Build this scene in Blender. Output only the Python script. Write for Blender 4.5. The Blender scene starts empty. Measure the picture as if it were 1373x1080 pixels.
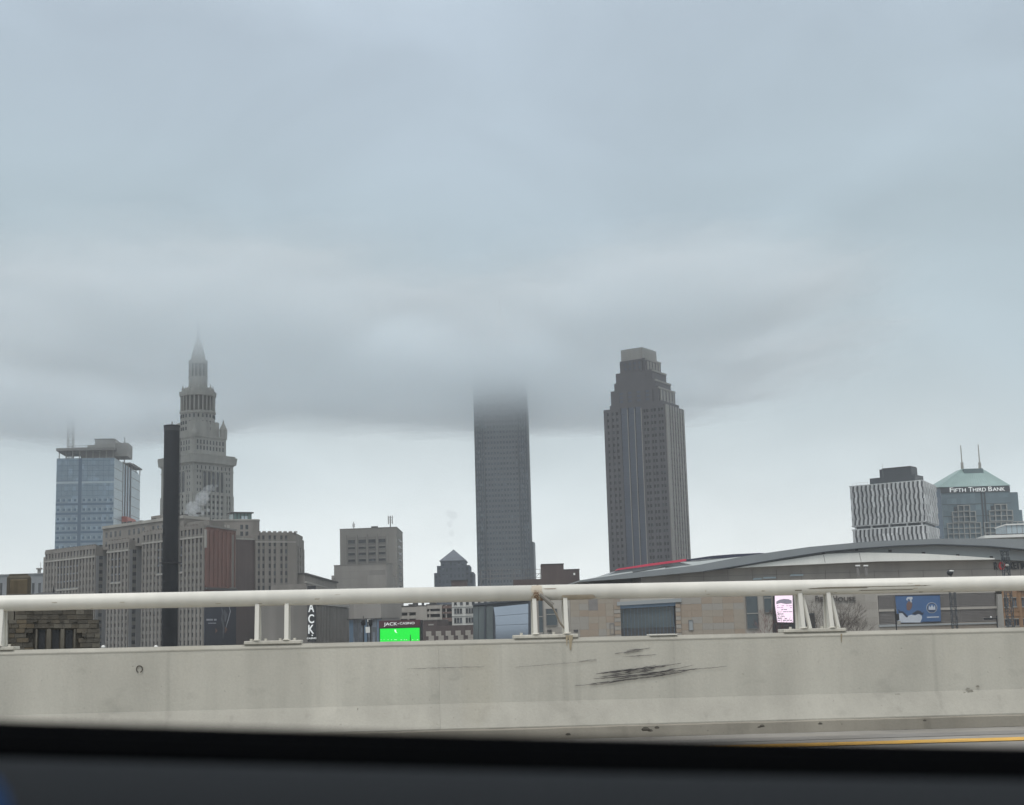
import bpy, math, random
from mathutils import Vector, Matrix, noise as mnoise
random.seed(7)
scene = bpy.context.scene
col = scene.collection
R = math.radians

# ------------------------------------------------------------------ camera
FPX = 1900.0                      # focal length in pixels of the 1373 px wide photograph
PITCH = math.atan((843 - 540) / FPX)
ROLL = -0.0275
EYE = Vector((0, 0, 1.22))
CM = (Matrix.Rotation(math.pi / 2 + PITCH, 3, 'X') @ Matrix.Rotation(ROLL, 3, 'Z'))
cam = bpy.data.cameras.new('camera')
cam.sensor_width = 36
cam.lens = 36 * FPX / 1373
cam.clip_start = 0.02
cam.clip_end = 30000
cam.dof.use_dof = True
cam.dof.focus_distance = 150
cam.dof.aperture_fstop = 11
co = bpy.data.objects.new('camera', cam)
col.objects.link(co)
co.matrix_world = Matrix.Translation(EYE) @ CM.to_4x4()
scene.camera = co

# ------------------------------------------------------------------ sky and sun
SUN_EL, SUN_AZ = R(62), R(200)     # azimuth clockwise from +Y: behind the viewer
world = bpy.data.worlds.new('World')
scene.world = world
world.use_nodes = True
wn = world.node_tree
wn.nodes.clear()
def W(t, **k):
    n = wn.nodes.new(t)
    for a, b in k.items(): setattr(n, a, b)
    return n
wl = wn.links.new
wout = W('ShaderNodeOutputWorld')
sky = W('ShaderNodeTexSky', sky_type='NISHITA', sun_disc=False)
sky.sun_elevation = SUN_EL
sky.sun_rotation = SUN_AZ
bg1 = W('ShaderNodeBackground'); bg1.inputs[1].default_value = 0.08
wl(sky.outputs[0], bg1.inputs[0])
tc = W('ShaderNodeTexCoord')
sep = W('ShaderNodeSeparateXYZ'); wl(tc.outputs['Generated'], sep.inputs[0])
# broad soft mottling of the overcast, stretched along the horizon
mp = W('ShaderNodeMapping'); mp.inputs['Scale'].default_value = (1.0, 1.0, 1.5)
wl(tc.outputs['Generated'], mp.inputs[0])
nz = W('ShaderNodeTexNoise'); nz.inputs['Scale'].default_value = 3.2; nz.inputs['Detail'].default_value = 3.5
nz.inputs['Roughness'].default_value = 0.45
wl(mp.outputs[0], nz.inputs[0])
ma = W('ShaderNodeMath', operation='MULTIPLY_ADD'); ma.inputs[1].default_value = 0.16; ma.inputs[2].default_value = -0.08
wl(nz.outputs[0], ma.inputs[0])
el = W('ShaderNodeMath', operation='ADD'); wl(sep.outputs[2], el.inputs[0]); wl(ma.outputs[0], el.inputs[1])
cr = W('ShaderNodeValToRGB'); wl(el.outputs[0], cr.inputs[0])
cr.color_ramp.interpolation = 'B_SPLINE'
SKYC = [(0.0, (0.93, 0.975, 0.97)), (0.045, (0.87, 0.925, 0.93)), (0.09, (0.72, 0.80, 0.825)), (0.14, (0.54, 0.62, 0.65)),
        (0.20, (0.445, 0.545, 0.60)), (0.28, (0.425, 0.525, 0.585)), (0.38, (0.45, 0.54, 0.625)), (0.47, (0.475, 0.565, 0.66)),
        (0.74, (2.7, 2.95, 3.12)), (1.0, (4.0, 4.33, 4.55))]
e = cr.color_ramp.elements
while len(e) < len(SKYC): e.new(0.5)
for i, (p, c) in enumerate(SKYC):
    e[i].position = p; e[i].color = (*c, 1)
nz2 = W('ShaderNodeTexNoise'); nz2.inputs['Scale'].default_value = 6.5; nz2.inputs['Detail'].default_value = 5; nz2.inputs['Roughness'].default_value = .42; nz2.inputs['Distortion'].default_value = .6
wl(mp.outputs[0], nz2.inputs[0])
mr = W('ShaderNodeMapRange'); mr.inputs[1].default_value = 0.3; mr.inputs[2].default_value = 0.7
mr.inputs[3].default_value = 0.92; mr.inputs[4].default_value = 1.07
wl(nz2.outputs[0], mr.inputs[0])
bg2 = W('ShaderNodeBackground'); wl(cr.outputs[0], bg2.inputs[0]); wl(mr.outputs[0], bg2.inputs[1])
mx = W('ShaderNodeMixShader'); mx.inputs[0].default_value = 0.97
wl(bg1.outputs[0], mx.inputs[1]); wl(bg2.outputs[0], mx.inputs[2]); wl(mx.outputs[0], wout.inputs[0])

sun = bpy.data.lights.new('sun', 'SUN')
sun.energy = 1.4; sun.angle = R(25); sun.color = (1.0, 0.985, 0.96)
so = bpy.data.objects.new('sun', sun); col.objects.link(so)
sd = Vector((math.sin(SUN_AZ) * math.cos(SUN_EL), math.cos(SUN_AZ) * math.cos(SUN_EL), math.sin(SUN_EL)))
so.rotation_euler = sd.to_track_quat('Z', 'Y').to_euler()

vs = scene.view_settings
vs.view_transform = 'Standard'; vs.look = 'None'; vs.gamma = 1; vs.exposure = 0.07
vs.use_curve_mapping = False
scene.cycles.max_bounces = 18
scene.cycles.diffuse_bounces = 3
scene.cycles.glossy_bounces = 3
scene.cycles.volume_bounces = 16
scene.cycles.use_denoising = True

# ------------------------------------------------------------------ helpers
def ray(px, py):
    return CM @ Vector(((px - 686.5) / FPX, -(py - 540) / FPX, -1))
def V(px, py, Y):
    """the point at distance Y along the viewing axis of the ground plan seen at pixel (px, py) of the photograph"""
    d = ray(px, py); return EYE + d * (Y / d.y)
def on_plane(px, py, A, n):
    """where the sight line of a pixel meets the vertical plane through A with normal n"""
    d = ray(px, py); t = (Vector((A.x - EYE.x, A.y - EYE.y, 0)).dot(n)) / (d.x * n.x + d.y * n.y)
    return EYE + d * t
GZ = -12.0                         # street level of the city, below the bridge deck

class MB:
    def __init__(s, origin=(0, 0, 0)):
        s.v = []; s.f = []; s.o = Vector(origin)
    def add(s, vs_, fs):
        k = len(s.v); s.v += [Vector(v) - s.o for v in vs_]; s.f += [tuple(i + k for i in f) for f in fs]; return s
    def box(s, x0, x1, y0, y1, z0, z1):
        return s.add([(x0,y0,z0),(x1,y0,z0),(x1,y1,z0),(x0,y1,z0),(x0,y0,z1),(x1,y0,z1),(x1,y1,z1),(x0,y1,z1)],
                     [(0,3,2,1),(4,5,6,7),(0,1,5,4),(1,2,6,5),(2,3,7,6),(3,0,4,7)])
    def fbox(s, A, u, n, u0, u1, z0, z1, d0, d1):
        """a box on a face: u along the face, n outwards, d0..d1 the depth range along n"""
        P = [A + u*a + n*d for a, d in ((u0,d1),(u1,d1),(u1,d0),(u0,d0))]
        return s.add([(p.x,p.y,z) for z in (z0,z1) for p in P],
                     [(0,3,2,1),(4,5,6,7),(0,1,5,4),(1,2,6,5),(2,3,7,6),(3,0,4,7)])
    def prism(s, pts, z0, z1, top=None):
        """pts: XY loop; top: optional XY loop for the upper ring (taper)"""
        n = len(pts); t = top or pts
        a = sum(pts[i][0]*pts[(i+1)%n][1]-pts[(i+1)%n][0]*pts[i][1] for i in range(n))
        if a < 0: pts = pts[::-1]; t = t[::-1]
        return s.add([(p[0],p[1],z0) for p in pts]+[(p[0],p[1],z1) for p in t],
                     [tuple(range(n-1,-1,-1)), tuple(range(n,2*n))]+[(i,(i+1)%n,(i+1)%n+n,i+n) for i in range(n)])
    def tube(s, a, b, r0, r1=None, n=8, cap=True):
        a = Vector(a); b = Vector(b); r1 = r0 if r1 is None else r1
        d = (b-a).normalized(); q = d.to_track_quat('Z','Y')
        vs_ = []
        for p, r in ((a,r0),(b,r1)):
            for i in range(n):
                t = 2*math.pi*i/n
                vs_.append(p + q @ Vector((math.cos(t)*r, math.sin(t)*r, 0)))
        fs = [(i,(i+1)%n,(i+1)%n+n,i+n) for i in range(n)]
        if cap: fs += [tuple(range(n-1,-1,-1)), tuple(range(n,2*n))]
        return s.add(vs_, fs)
    def lathe(s, c, prof, n=16):
        c = Vector(c); vs_ = []
        for r, z in prof:
            for i in range(n):
                t = 2*math.pi*(i+.5)/n
                vs_.append(c + Vector((math.cos(t)*r, math.sin(t)*r, z)))
        m = len(prof)
        fs = [(j*n+i, j*n+(i+1)%n, (j+1)*n+(i+1)%n, (j+1)*n+i) for j in range(m-1) for i in range(n)]
        fs += [tuple(range(n-1,-1,-1)), tuple(range((m-1)*n, m*n))]
        return s.add(vs_, fs)
    def build(s, name, mat, parent=None, stuff=False, smooth=False, bevel=0):
        me = bpy.data.meshes.new(name); me.from_pydata([tuple(v) for v in s.v], [], s.f); me.update()
        if mat: me.materials.append(mat)
        if smooth:
            for p in me.polygons: p.use_smooth = True
        o = bpy.data.objects.new(name, me); col.objects.link(o)
        if parent is not None: o.parent = parent
        else: o.location = s.o
        if stuff: o['kind'] = 'stuff'
        if bevel:
            b = o.modifiers.new('bevel', 'BEVEL'); b.width = bevel; b.segments = 2; b.limit_method = 'ANGLE'
        return o
def tag(o, label=None, cat=None, group=None, kind=None):
    for k, v in (('label',label),('category',cat),('group',group),('kind',kind)):
        if v: o[k] = v
    return o
def thing(name, loc, label, cat, group=None):
    o = bpy.data.objects.new(name, None); o.empty_display_size = 1
    o.location = loc; col.objects.link(o); return tag(o, label, cat, group)

# ------------------------------------------------------------------ materials
def mat(name, c, rough=0.8, var=0.12, scale=0.3, streak=0.0, metal=0.0, spec=0.5, bump=0.0, bscale=None, cells=None,
        emit=None, estr=1.0, c2=None, stain=None):
    """colour with two scales of wear, optional rain streaks, optional per-cell variation (cells = size, amount)"""
    m = bpy.data.materials.new(name); m.use_nodes = True; nt = m.node_tree; N = nt.nodes; L = nt.links.new
    b = N['Principled BSDF']
    b.inputs['Roughness'].default_value = rough; b.inputs['Metallic'].default_value = metal
    b.inputs['Specular IOR Level'].default_value = spec
    t = N.new('ShaderNodeTexCoord')
    n1 = N.new('ShaderNodeTexNoise'); n1.inputs['Scale'].default_value = scale; n1.inputs['Detail'].default_value = 6
    L(t.outputs['Object'], n1.inputs[0])
    r = N.new('ShaderNodeMapRange'); r.inputs[1].default_value = .3; r.inputs[2].default_value = .7
    r.inputs[3].default_value = 1-var; r.inputs[4].default_value = 1+var
    L(n1.outputs[0], r.inputs[0])
    fac = r.outputs[0]
    if streak:
        mpn = N.new('ShaderNodeMapping'); mpn.inputs['Scale'].default_value = (1,1,.05); L(t.outputs['Object'], mpn.inputs[0])
        n2 = N.new('ShaderNodeTexNoise'); n2.inputs['Scale'].default_value = scale*5; n2.inputs['Detail'].default_value = 4
        L(mpn.outputs[0], n2.inputs[0])
        r2 = N.new('ShaderNodeMapRange'); r2.inputs[1].default_value=.35; r2.inputs[2].default_value=.65
        r2.inputs[3].default_value = 1-streak; r2.inputs[4].default_value = 1+streak*.5
        L(n2.outputs[0], r2.inputs[0])
        mm = N.new('ShaderNodeMath'); mm.operation='MULTIPLY'; L(fac, mm.inputs[0]); L(r2.outputs[0], mm.inputs[1]); fac = mm.outputs[0]
    if cells:
        (sx, sy, sz), amt = cells
        mpc = N.new('ShaderNodeMapping'); mpc.inputs['Scale'].default_value = (1/sx,1/sy,1/sz); L(t.outputs['Object'], mpc.inputs[0])
        fl = N.new('ShaderNodeVectorMath'); fl.operation='FLOOR'; L(mpc.outputs[0], fl.inputs[0])
        wnz = N.new('ShaderNodeTexWhiteNoise'); L(fl.outputs[0], wnz.inputs[0])
        pw = N.new('ShaderNodeMath'); pw.operation='POWER'; L(wnz.outputs[0], pw.inputs[0]); pw.inputs[1].default_value = 4
        r3 = N.new('ShaderNodeMath'); r3.operation='MULTIPLY_ADD'; L(pw.outputs[0], r3.inputs[0]); r3.inputs[1].default_value=amt; r3.inputs[2].default_value=1-amt*.15
        mm = N.new('ShaderNodeMath'); mm.operation='MULTIPLY'; L(fac, mm.inputs[0]); L(r3.outputs[0], mm.inputs[1]); fac = mm.outputs[0]
    base = None
    if c2:
        n4 = N.new('ShaderNodeTexNoise'); n4.inputs['Scale'].default_value = scale*.6; n4.inputs['Detail'].default_value = 5
        mo = N.new('ShaderNodeVectorMath'); mo.operation='ADD'; mo.inputs[1].default_value=(31,17,5); L(t.outputs['Object'], mo.inputs[0]); L(mo.outputs[0], n4.inputs[0])
        r4 = N.new('ShaderNodeMapRange'); r4.inputs[1].default_value=.42; r4.inputs[2].default_value=.6; L(n4.outputs[0], r4.inputs[0])
        mc = N.new('ShaderNodeMix'); mc.data_type='RGBA'; L(r4.outputs[0], mc.inputs[0]); mc.inputs[6].default_value=(*c,1); mc.inputs[7].default_value=(*c2,1)
        base = mc.outputs[2]
    vm = N.new('ShaderNodeVectorMath'); vm.operation='SCALE'
    if base: L(base, vm.inputs[0])
    else: vm.inputs[0].default_value = c
    L(fac, vm.inputs['Scale']); L(vm.outputs[0], b.inputs['Base Color'])
    if bump:
        nb = N.new('ShaderNodeTexNoise'); nb.inputs['Scale'].default_value = bscale or scale*8; nb.inputs['Detail'].default_value = 8
        L(t.outputs['Object'], nb.inputs[0])
        bp = N.new('ShaderNodeBump'); bp.inputs['Strength'].default_value = bump; bp.inputs['Distance'].default_value = .02
        L(nb.outputs[0], bp.inputs['Height']); L(bp.outputs[0], b.inputs['Normal'])
    if emit:
        b.inputs['Emission Color'].default_value = (*emit,1); b.inputs['Emission Strength'].default_value = estr
    return m
def volmat(name, dens, color=(1,1,1), aniso=0.0):
    m = bpy.data.materials.new(name); m.use_nodes = True; nt = m.node_tree; nt.nodes.clear()
    o = nt.nodes.new('ShaderNodeOutputMaterial'); p = nt.nodes.new('ShaderNodeVolumePrincipled')
    p.inputs['Color'].default_value = (*color,1); p.inputs['Density'].default_value = dens; p.inputs['Anisotropy'].default_value = aniso
    nt.links.new(p.outputs[0], o.inputs['Volume']); return m

# ------------------------------------------------------------------ air: low cloud deck and haze
CX0, CX1, CY0, CY1 = -1000, 700, 520, 1750
CLOUD_N, CLOUD_DENS = 6, 0.0085
def smooth(t):
    t = max(0.0, min(1.0, t)); return t*t*(3-2*t)
def cloud_shape(x, y):
    """height of the cloud base, height of one density step, taper towards the edge of the bank"""
    g_ = math.exp(-((x-5)/330)**2 - ((y-1130)/420)**2)
    g2_ = math.exp(-((x+200)/110)**2 - ((y-900)/160)**2)
    g3_ = math.exp(-((x-85)/90)**2 - ((y-850)/120)**2)
    base = 160 + 7*mnoise.noise(Vector((x/300, y/380, 3.1))) + 3.5*mnoise.noise(Vector((x/70, y/110, 7.7))) - 4*g_ + 0*g2_ + 4*g3_ - 7*math.exp(-((x+350)/130)**2 - ((y-1120)/200)**2)
    step = 5.0 + 3.6*g_ + 1.5*g2_
    T = smooth((y-CY0)/330)*math.exp(-max(0.0, y-1150)/270)*smooth((CY1-y)/300)*smooth((x-CX0)/500)*smooth((CX1-x)/500)
    pres = 0.0
    for cx_, cy_, rx_, ry_ in ((-205,880,135,180),(-345,1160,150,200),(-120,1050,150,170),(10,1130,190,260),(95,865,95,120)):
        pres = max(pres, math.exp(-((x-cx_)/rx_)**2-((y-cy_)/ry_)**2))
    pres *= 1+.5*mnoise.noise(Vector((x/70, y/90, 1.7)))
    return base + 3*mnoise.noise(Vector((x/26, y/45, 12.3))), step, T*smooth(pres*1.2)
for k in range(CLOUD_N):
    nx, ny = 130, 110
    lo, hi, fs = [], [], []
    for j in range(ny+1):
        for i in range(nx+1):
            x = CX0+3*k+(CX1-CX0-6*k)*i/nx; y = CY0+3*k+(CY1-CY0-6*k)*j/ny
            base, step, T = cloud_shape(x, y)
            top = base + CLOUD_N*step + 6
            z = base + k*step + 4.0*mnoise.noise(Vector((x/40,y/70,k*.6)))
            lo.append((x, y, top-(top-z)*T-.02*(CLOUD_N-k))); hi.append((x, y, top+.02*(CLOUD_N-k)))
    vs_ = lo+hi; nn = len(lo); idx = lambda i, j: j*(nx+1)+i
    thick = [h[2]-l[2] for l, h in zip(lo, hi)]
    keep = {(i, j) for j in range(ny) for i in range(nx) if max(thick[idx(i+a,j+b)] for a in (0,1) for b in (0,1)) > .8}
    for i, j in keep:
        q = (idx(i,j), idx(i,j+1), idx(i+1,j+1), idx(i+1,j)); fs.append(q); fs.append(tuple(a+nn for a in reversed(q)))
        for (di, dj), a, c in (((0,-1), idx(i,j), idx(i+1,j)), ((0,1), idx(i+1,j+1), idx(i,j+1)), ((-1,0), idx(i,j+1), idx(i,j)), ((1,0), idx(i+1,j), idx(i+1,j+1))):
            if (i+di, j+dj) not in keep: fs.append((a, c, c+nn, a+nn))
    used = sorted({v for f in fs for v in f}); remap = {v: n_ for n_, v in enumerate(used)}
    vs_ = [vs_[v] for v in used]; fs = [tuple(remap[v] for v in f) for f in fs]
    o = MB().add(vs_, fs).build('low_cloud', volmat('cloud_vapour', (.0022,.0034,.005,.007,.009,.0105)[k], (.925,.972,.999), .4))
    tag(o, 'low grey cloud swallowing the tower tops', kind='stuff')
hz = MB().box(-1300, 1300, -60, 1900, -14, 310).build('haze', volmat('haze_air', 0.00014, (.93,.965,1)))
tag(hz, 'thin pale haze over the city', kind='stuff')
gm = mat('city_ground', (.10,.10,.095), .9, .25, .02)
g = MB().add([(-9000,-3000,GZ),(9000,-3000,GZ),(9000,14000,GZ),(-9000,14000,GZ)], [(0,1,2,3)]).build('ground', gm); tag(g, kind='structure')
# ------------------------------------------------------------------ building kit
class Face:
    """a vertical face from P0 (left end as seen) to P1 (right end); u runs to the right, n points to the viewer's side"""
    def __init__(s, P0, P1):
        s.A = Vector((P0.x, P0.y, 0)); d = Vector((P1.x-P0.x, P1.y-P0.y, 0)); s.w = d.length; s.u = d.normalized()
        s.n = Vector((s.u.y, -s.u.x, 0))
    def uz(s, px, py, d=0):
        p = on_plane(px, py, s.A + s.n*d, s.n); return (p - s.A).dot(s.u), p.z
    def pt(s, u, z, d=0):
        p = s.A + s.u*u + s.n*d; return Vector((p.x, p.y, z))
    def xy(s, u, d=0):
        p = s.pt(u, 0, d); return (p.x, p.y)
class Bld:
    def __init__(s, name, base, label, cat, group=None):
        s.base = Vector((base[0], base[1], GZ if len(base) < 3 else base[2]))
        s.root = thing(name, s.base, label, cat, group); s.m = {}
    def mb(s, name, mt, stuff=False):
        k = (name, mt.name)
        if k not in s.m: s.m[k] = (MB(s.base), mt, stuff)
        return s.m[k][0]
    def one(s, name, mt, mb_, parent=None, **k):
        return mb_.build(name, mt, parent or s.root, **k)
    def new(s): return MB(s.base)
    def done(s):
        for (n, _), (mb_, mt, st) in s.m.items():
            mb_.build(n, mt, s.root, stuff=st)
        s.m = {}; return s.root
    # a face covered by a lattice: glazing sheet, floor bands, piers between the bays
    def facade(s, F, u0, u1, z0, z1, bays, rows, win=.55, d=.5, pier=None, band=None, glass=None, gname='window_glass', pname='piers', bname='floor_bands', top=0.0):
        w = u1-u0
        s.mb(gname, glass, True).fbox(F.A, F.u, F.n, u0+.02, u1-.02, z0, z1, -.3, d*.12)
        h = (z1-z0-top)/rows
        bm_ = s.mb(bname, band or pier, True)
        for r in range(rows):
            bm_.fbox(F.A, F.u, F.n, u0+.05, u1-.05, z0+r*h, z0+r*h+h*(1-win), -.2, d*.62)
        if top: bm_.fbox(F.A, F.u, F.n, u0+.05, u1-.05, z1-top, z1, -.2, d*.9)
        pm = s.mb(pname, pier, True)
        x = 0.0
        for a, b in list(bays)+[(1.0, 1.0)]:
            if a-x > 1e-4: pm.fbox(F.A, F.u, F.n, u0+x*w, u0+a*w, z0-.01, z1, -.25, d)
            x = b
    def poly(s, mbx, F, pts, d0, d1, px=True):
        q = [F.uz(*p) for p in pts] if px else pts
        n = len(q)
        area = sum(q[i][0]*q[(i+1)%n][1]-q[(i+1)%n][0]*q[i][1] for i in range(n))
        if area < 0: q = q[::-1]
        fr = [F.pt(a, b, d1) for a, b in q]; bk = [F.pt(a, b, d0) for a, b in q]
        return mbx.add(fr+bk, [tuple(range(n)), tuple(range(2*n-1, n-1, -1))]+[(i, i+n, (i+1)%n+n, (i+1)%n) for i in range(n)])
def reg(n, frac=.5, edge=0.0):
    """n regular bays, each opening frac of the pitch"""
    p = (1-2*edge)/n
    return [(edge+(i+.5-frac/2)*p, edge+(i+.5+frac/2)*p) for i in range(n)]
def text(b, s, F, px0, px1, py0, py1, d, mt, small=None, depth=.3, name='lettering', vertical=False, offset=0.0):
    """letters stretched to fill the pixel box px0..px1 (bottom left py0, top py1) on a face"""
    cu = bpy.data.curves.new('lettering', 'FONT'); cu.body = s; cu.extrude = 0.05; cu.offset = offset
    if small:
        cu.small_caps_scale = small
        for i, ch in enumerate(s):
            if ch.islower(): cu.body_format[i].use_small_caps = True
    to = bpy.data.objects.new('tmp', cu); col.objects.link(to)
    dg = bpy.context.evaluated_depsgraph_get(); dg.update()
    me = bpy.data.meshes.new_from_object(to.evaluated_get(dg)); bpy.data.objects.remove(to)
    xs = [v.co.x for v in me.vertices]; ys = [v.co.y for v in me.vertices]
    ua, za = F.uz(px0, py0, d); ub, _ = F.uz(px1, py0, d); _, zb = F.uz((px0+px1)/2, py1, d)
    _, za = F.uz((px0+px1)/2, (py0), d)
    sx = (ub-ua)/(max(xs)-min(xs)); sz = (zb-za)/(max(ys)-min(ys)); x0, y0 = min(xs), min(ys)
    for v in me.vertices:
        p = F.pt(ua+(v.co.x-x0)*sx, za+(v.co.y-y0)*sz, d + (v.co.z+.05)/.1*depth) - b.base
        v.co = p
    me.materials.clear(); me.materials.append(mt)
    o = bpy.data.objects.new(name, me); col.objects.link(o); o.parent = b.root; return o

# ---- materials of the city
M = {}
M['lime'] = mat('grey_limestone', (.195,.182,.165), .9, .13, .05, .14)
M['lime_lt'] = mat('pale_limestone', (.31,.30,.275), .9, .10, .05, .12)
M['lime_band'] = mat('limestone_spandrel', (.135,.13,.12), .9, .16, .08, .10)
M['term'] = mat('terra_cotta_grey', (.32,.31,.285), .9, .09, .06, .14)
M['term_band'] = mat('terra_cotta_band', (.24,.235,.215), .9, .10, .06, .08)
M['glass_dk'] = mat('dark_window_glass', (.032,.036,.042), .25, .2, .2, cells=((1.1,1.1,1.55),2.4))
M['glass_tower'] = mat('tower_window_glass', (.085,.10,.12), .3, .15, .2, cells=((1.4,1.4,1.9),1.2))
M['glass_blue'] = mat('blue_curtain_glass', (.23,.31,.385), .22, .08, .04, cells=((3.0,3.0,3.6),.35))
M['glass_blue_dk'] = mat('dark_blue_glass', (.10,.16,.23), .25, .08, .05)
M['glass_pale'] = mat('pale_blue_panel', (.42,.50,.54), .4, .05, .05)
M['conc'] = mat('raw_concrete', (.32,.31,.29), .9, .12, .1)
M['conc_dk'] = mat('dark_concrete', (.20,.19,.18), .9, .12, .1)  # darker grey concrete for slabs, rails, copings and frames
M['redbrick'] = mat('red_brick_wall', (.185,.095,.078), .95, .14, .12, .22)
M['dkbrick'] = mat('dark_brown_brick', (.088,.068,.065), .95, .12, .15, .12)
M['roofdk'] = mat('dark_roof_felt', (.06,.06,.06), .9, .2, .2)
M['black'] = mat('black_paint', (.018,.019,.022), .45, .1, 1)
M['stack'] = mat('chimney_steel', (.017,.020,.026), .75, .18, .15, .15)
M['white'] = mat('white_paint', (.75,.75,.72), .6, .05, .5)
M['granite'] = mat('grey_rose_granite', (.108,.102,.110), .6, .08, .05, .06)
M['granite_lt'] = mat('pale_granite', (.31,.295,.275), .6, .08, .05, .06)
M['granite_bl'] = mat('blue_grey_bay', (.085,.10,.135), .4, .08, .05)
M['key'] = mat('key_granite', (.155,.165,.18), .55, .07, .03, .05)
M['key_band'] = mat('key_spandrel', (.175,.185,.20), .5, .07, .03)
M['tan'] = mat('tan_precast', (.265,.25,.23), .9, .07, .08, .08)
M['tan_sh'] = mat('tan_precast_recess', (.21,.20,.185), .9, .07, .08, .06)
M['steel'] = mat('galvanised_steel', (.30,.31,.32), .5, .1, .5, metal=.3)
M['redp'] = mat('red_steel', (.45,.09,.06), .6, .1, .5)
M['teal'] = mat('teal_roof_panels', (.235,.335,.325), .55, .06, .05, .08)
M['teal_dk'] = mat('dark_teal_louvre', (.105,.15,.16), .6, .06, .2)
M['ft_glass'] = mat('grey_blue_tower_glass', (.115,.165,.19), .3, .1, .06, cells=((3,3,3.8),.35))
M['ft_dk'] = mat('navy_sign_band', (.045,.055,.065), .5, .1, .1)
M['ft_stone'] = mat('tower_stone_grid', (.30,.31,.30), .8, .06, .1)
M['signwhite'] = mat('white_sign_letters', (.85,.87,.86), .5, .03, 1, emit=(.9,.93,.92), estr=.25)

# ---- glass office tower still being built, far left
def lattice_mast(b, mbx, P, z0, z1, w, step):
    c = [(P.x-w/2,P.y-w/2),(P.x+w/2,P.y-w/2),(P.x+w/2,P.y+w/2),(P.x-w/2,P.y+w/2)]
    for x, y in c: mbx.tube((x,y,z0),(x,y,z1),w*.07,n=4)
    z = z0; k = 0
    while z < z1-step*.5:
        for i in range(4):
            a, d = c[i], c[(i+1)%4]
            if k % 2: a, d = d, a
            mbx.tube((a[0],a[1],z),(d[0],d[1],z+step),w*.045,n=4)
            mbx.tube((c[i][0],c[i][1],z),(c[(i+1)%4][0],c[(i+1)%4][1],z),w*.045,n=4)
        z += step; k += 1
P0, P1, P2 = V(75.5,640,1145), V(153,640,1150), V(188,640,1265)
b = Bld('glass_office_tower', P1, 'pale blue glass tower still under construction, with open top floors and a red hoist platform', 'skyscraper')
FL, FR = Face(P0, P1), Face(P1, P2)
zt = V(153,614,1150).z
b.one('wall', M['glass_blue'], b.new().prism([FL.xy(.3,-.4), FL.xy(FL.w-.3,-.4), FR.xy(FR.w*.93,-.4), FR.xy(FR.w*.93,-46), FL.xy(.3,-46)][:5], GZ, zt-.4))
for ua, ub in ((0, FL.uz(105,650)[0]), (FL.uz(109.5,650)[0], FL.w)):
    n = max(3, round((ub-ua)/4.2))
    zm = FL.uz(120,665)[1]; rows_lo = int((zm-GZ)/7.2)
    # lower part: bands and small blocks, upper part: smooth panes
    b.mb('glazing', M['glass_blue'], True).fbox(FL.A, FL.u, FL.n, ua, ub, GZ, zt, -.35, 0)
    h = (zm-GZ)/rows_lo
    for r in range(rows_lo):
        b.mb('floor_bands', M['glass_blue_dk'], True).fbox(FL.A, FL.u, FL.n, ua+.1, ub-.1, GZ+r*h, GZ+r*h+1.7, 0, .18)
        for k in range(n):
            uu = ua+(k+.5)*(ub-ua)/n
            b.mb('unit_frames', M['glass_blue_dk'], True).fbox(FL.A, FL.u, FL.n, uu-1.0, uu+1.0, GZ+r*h+3.2, GZ+r*h+5.0, 0, .14)
            b.mb('blinds', M['glass_pale'], True).fbox(FL.A, FL.u, FL.n, uu+1.15, uu+1.65, GZ+r*h+3.0, GZ+r*h+5.6, 0, .12)
    hh = 4.1; k = 0
    while zm+k*hh < zt-1:
        b.mb('mullions', M['glass_blue_dk'], True).fbox(FL.A, FL.u, FL.n, ua+.1, ub-.1, zm+k*hh, zm+k*hh+.22, 0, .1); k += 1
    for k in range(1, n):
        uu = ua+k*(ub-ua)/n
        b.mb('mullions', M['glass_blue_dk'], True).fbox(FL.A, FL.u, FL.n, uu-.07, uu+.07, zm, zt-.1, 0, .13)
    zc = FL.uz(120,647)[1]
    b.one('transom_strip', M['glass_pale'], b.new().fbox(FL.A, FL.u, FL.n, ua+.1, ub-.1, zc-.8, zc+.8, 0, .2))
b.one('recessed_bay', M['glass_blue_dk'], b.new().fbox(FL.A, FL.u, FL.n, FL.uz(105,650)[0], FL.uz(109.5,650)[0], GZ, zt, -.35, -.1))
# right side: pale panels, concrete strip with hoist rails, pale panels with a lower roof
def side(px): return FR.uz(px, 660)[0]
zs = FR.uz(187, 637)[1]
for a, c_, top in ((0, side(164), zt), (side(176), FR.w, zs)):
    b.mb('side_panels', M['glass_pale'], True).fbox(FR.A, FR.u, FR.n, a+.05, c_, GZ, top, -.4, 0)
    z = GZ+4
    while z < top-3:
        b.mb('side_joints', M['conc_dk'], True).fbox(FR.A, FR.u, FR.n, a+.1, c_-.1, z, z+.35, 0, .15); z += 8.2
b.one('concrete_shaft', M['conc'], b.new().fbox(FR.A, FR.u, FR.n, side(164.2), side(175.8), GZ, zt, -2, -.6))
z = GZ+3
for uu in (side(164.5), side(168), side(171.5), side(175)):
    b.mb('hoist_rails', M['conc_dk'], True).fbox(FR.A, FR.u, FR.n, uu-.5, uu+.5, GZ, zt+1, -.5, .3)
while z < zt-4:
    b.mb('shaft_openings', M['glass_blue_dk'], True).fbox(FR.A, FR.u, FR.n, side(168.4), side(171.1), z, z+3, -.55, -.4); z += 4.6
ua, za = FR.uz(158, 696); ub, _ = FR.uz(177, 696)
q = b.new().fbox(FR.A, FR.u, FR.n, FR.uz(163,696)[0], FR.uz(175,696)[0], za-1.5, za+3.2, -.4, 4.5)
b.one('hoist_platform', M['redp'], q)
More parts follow.
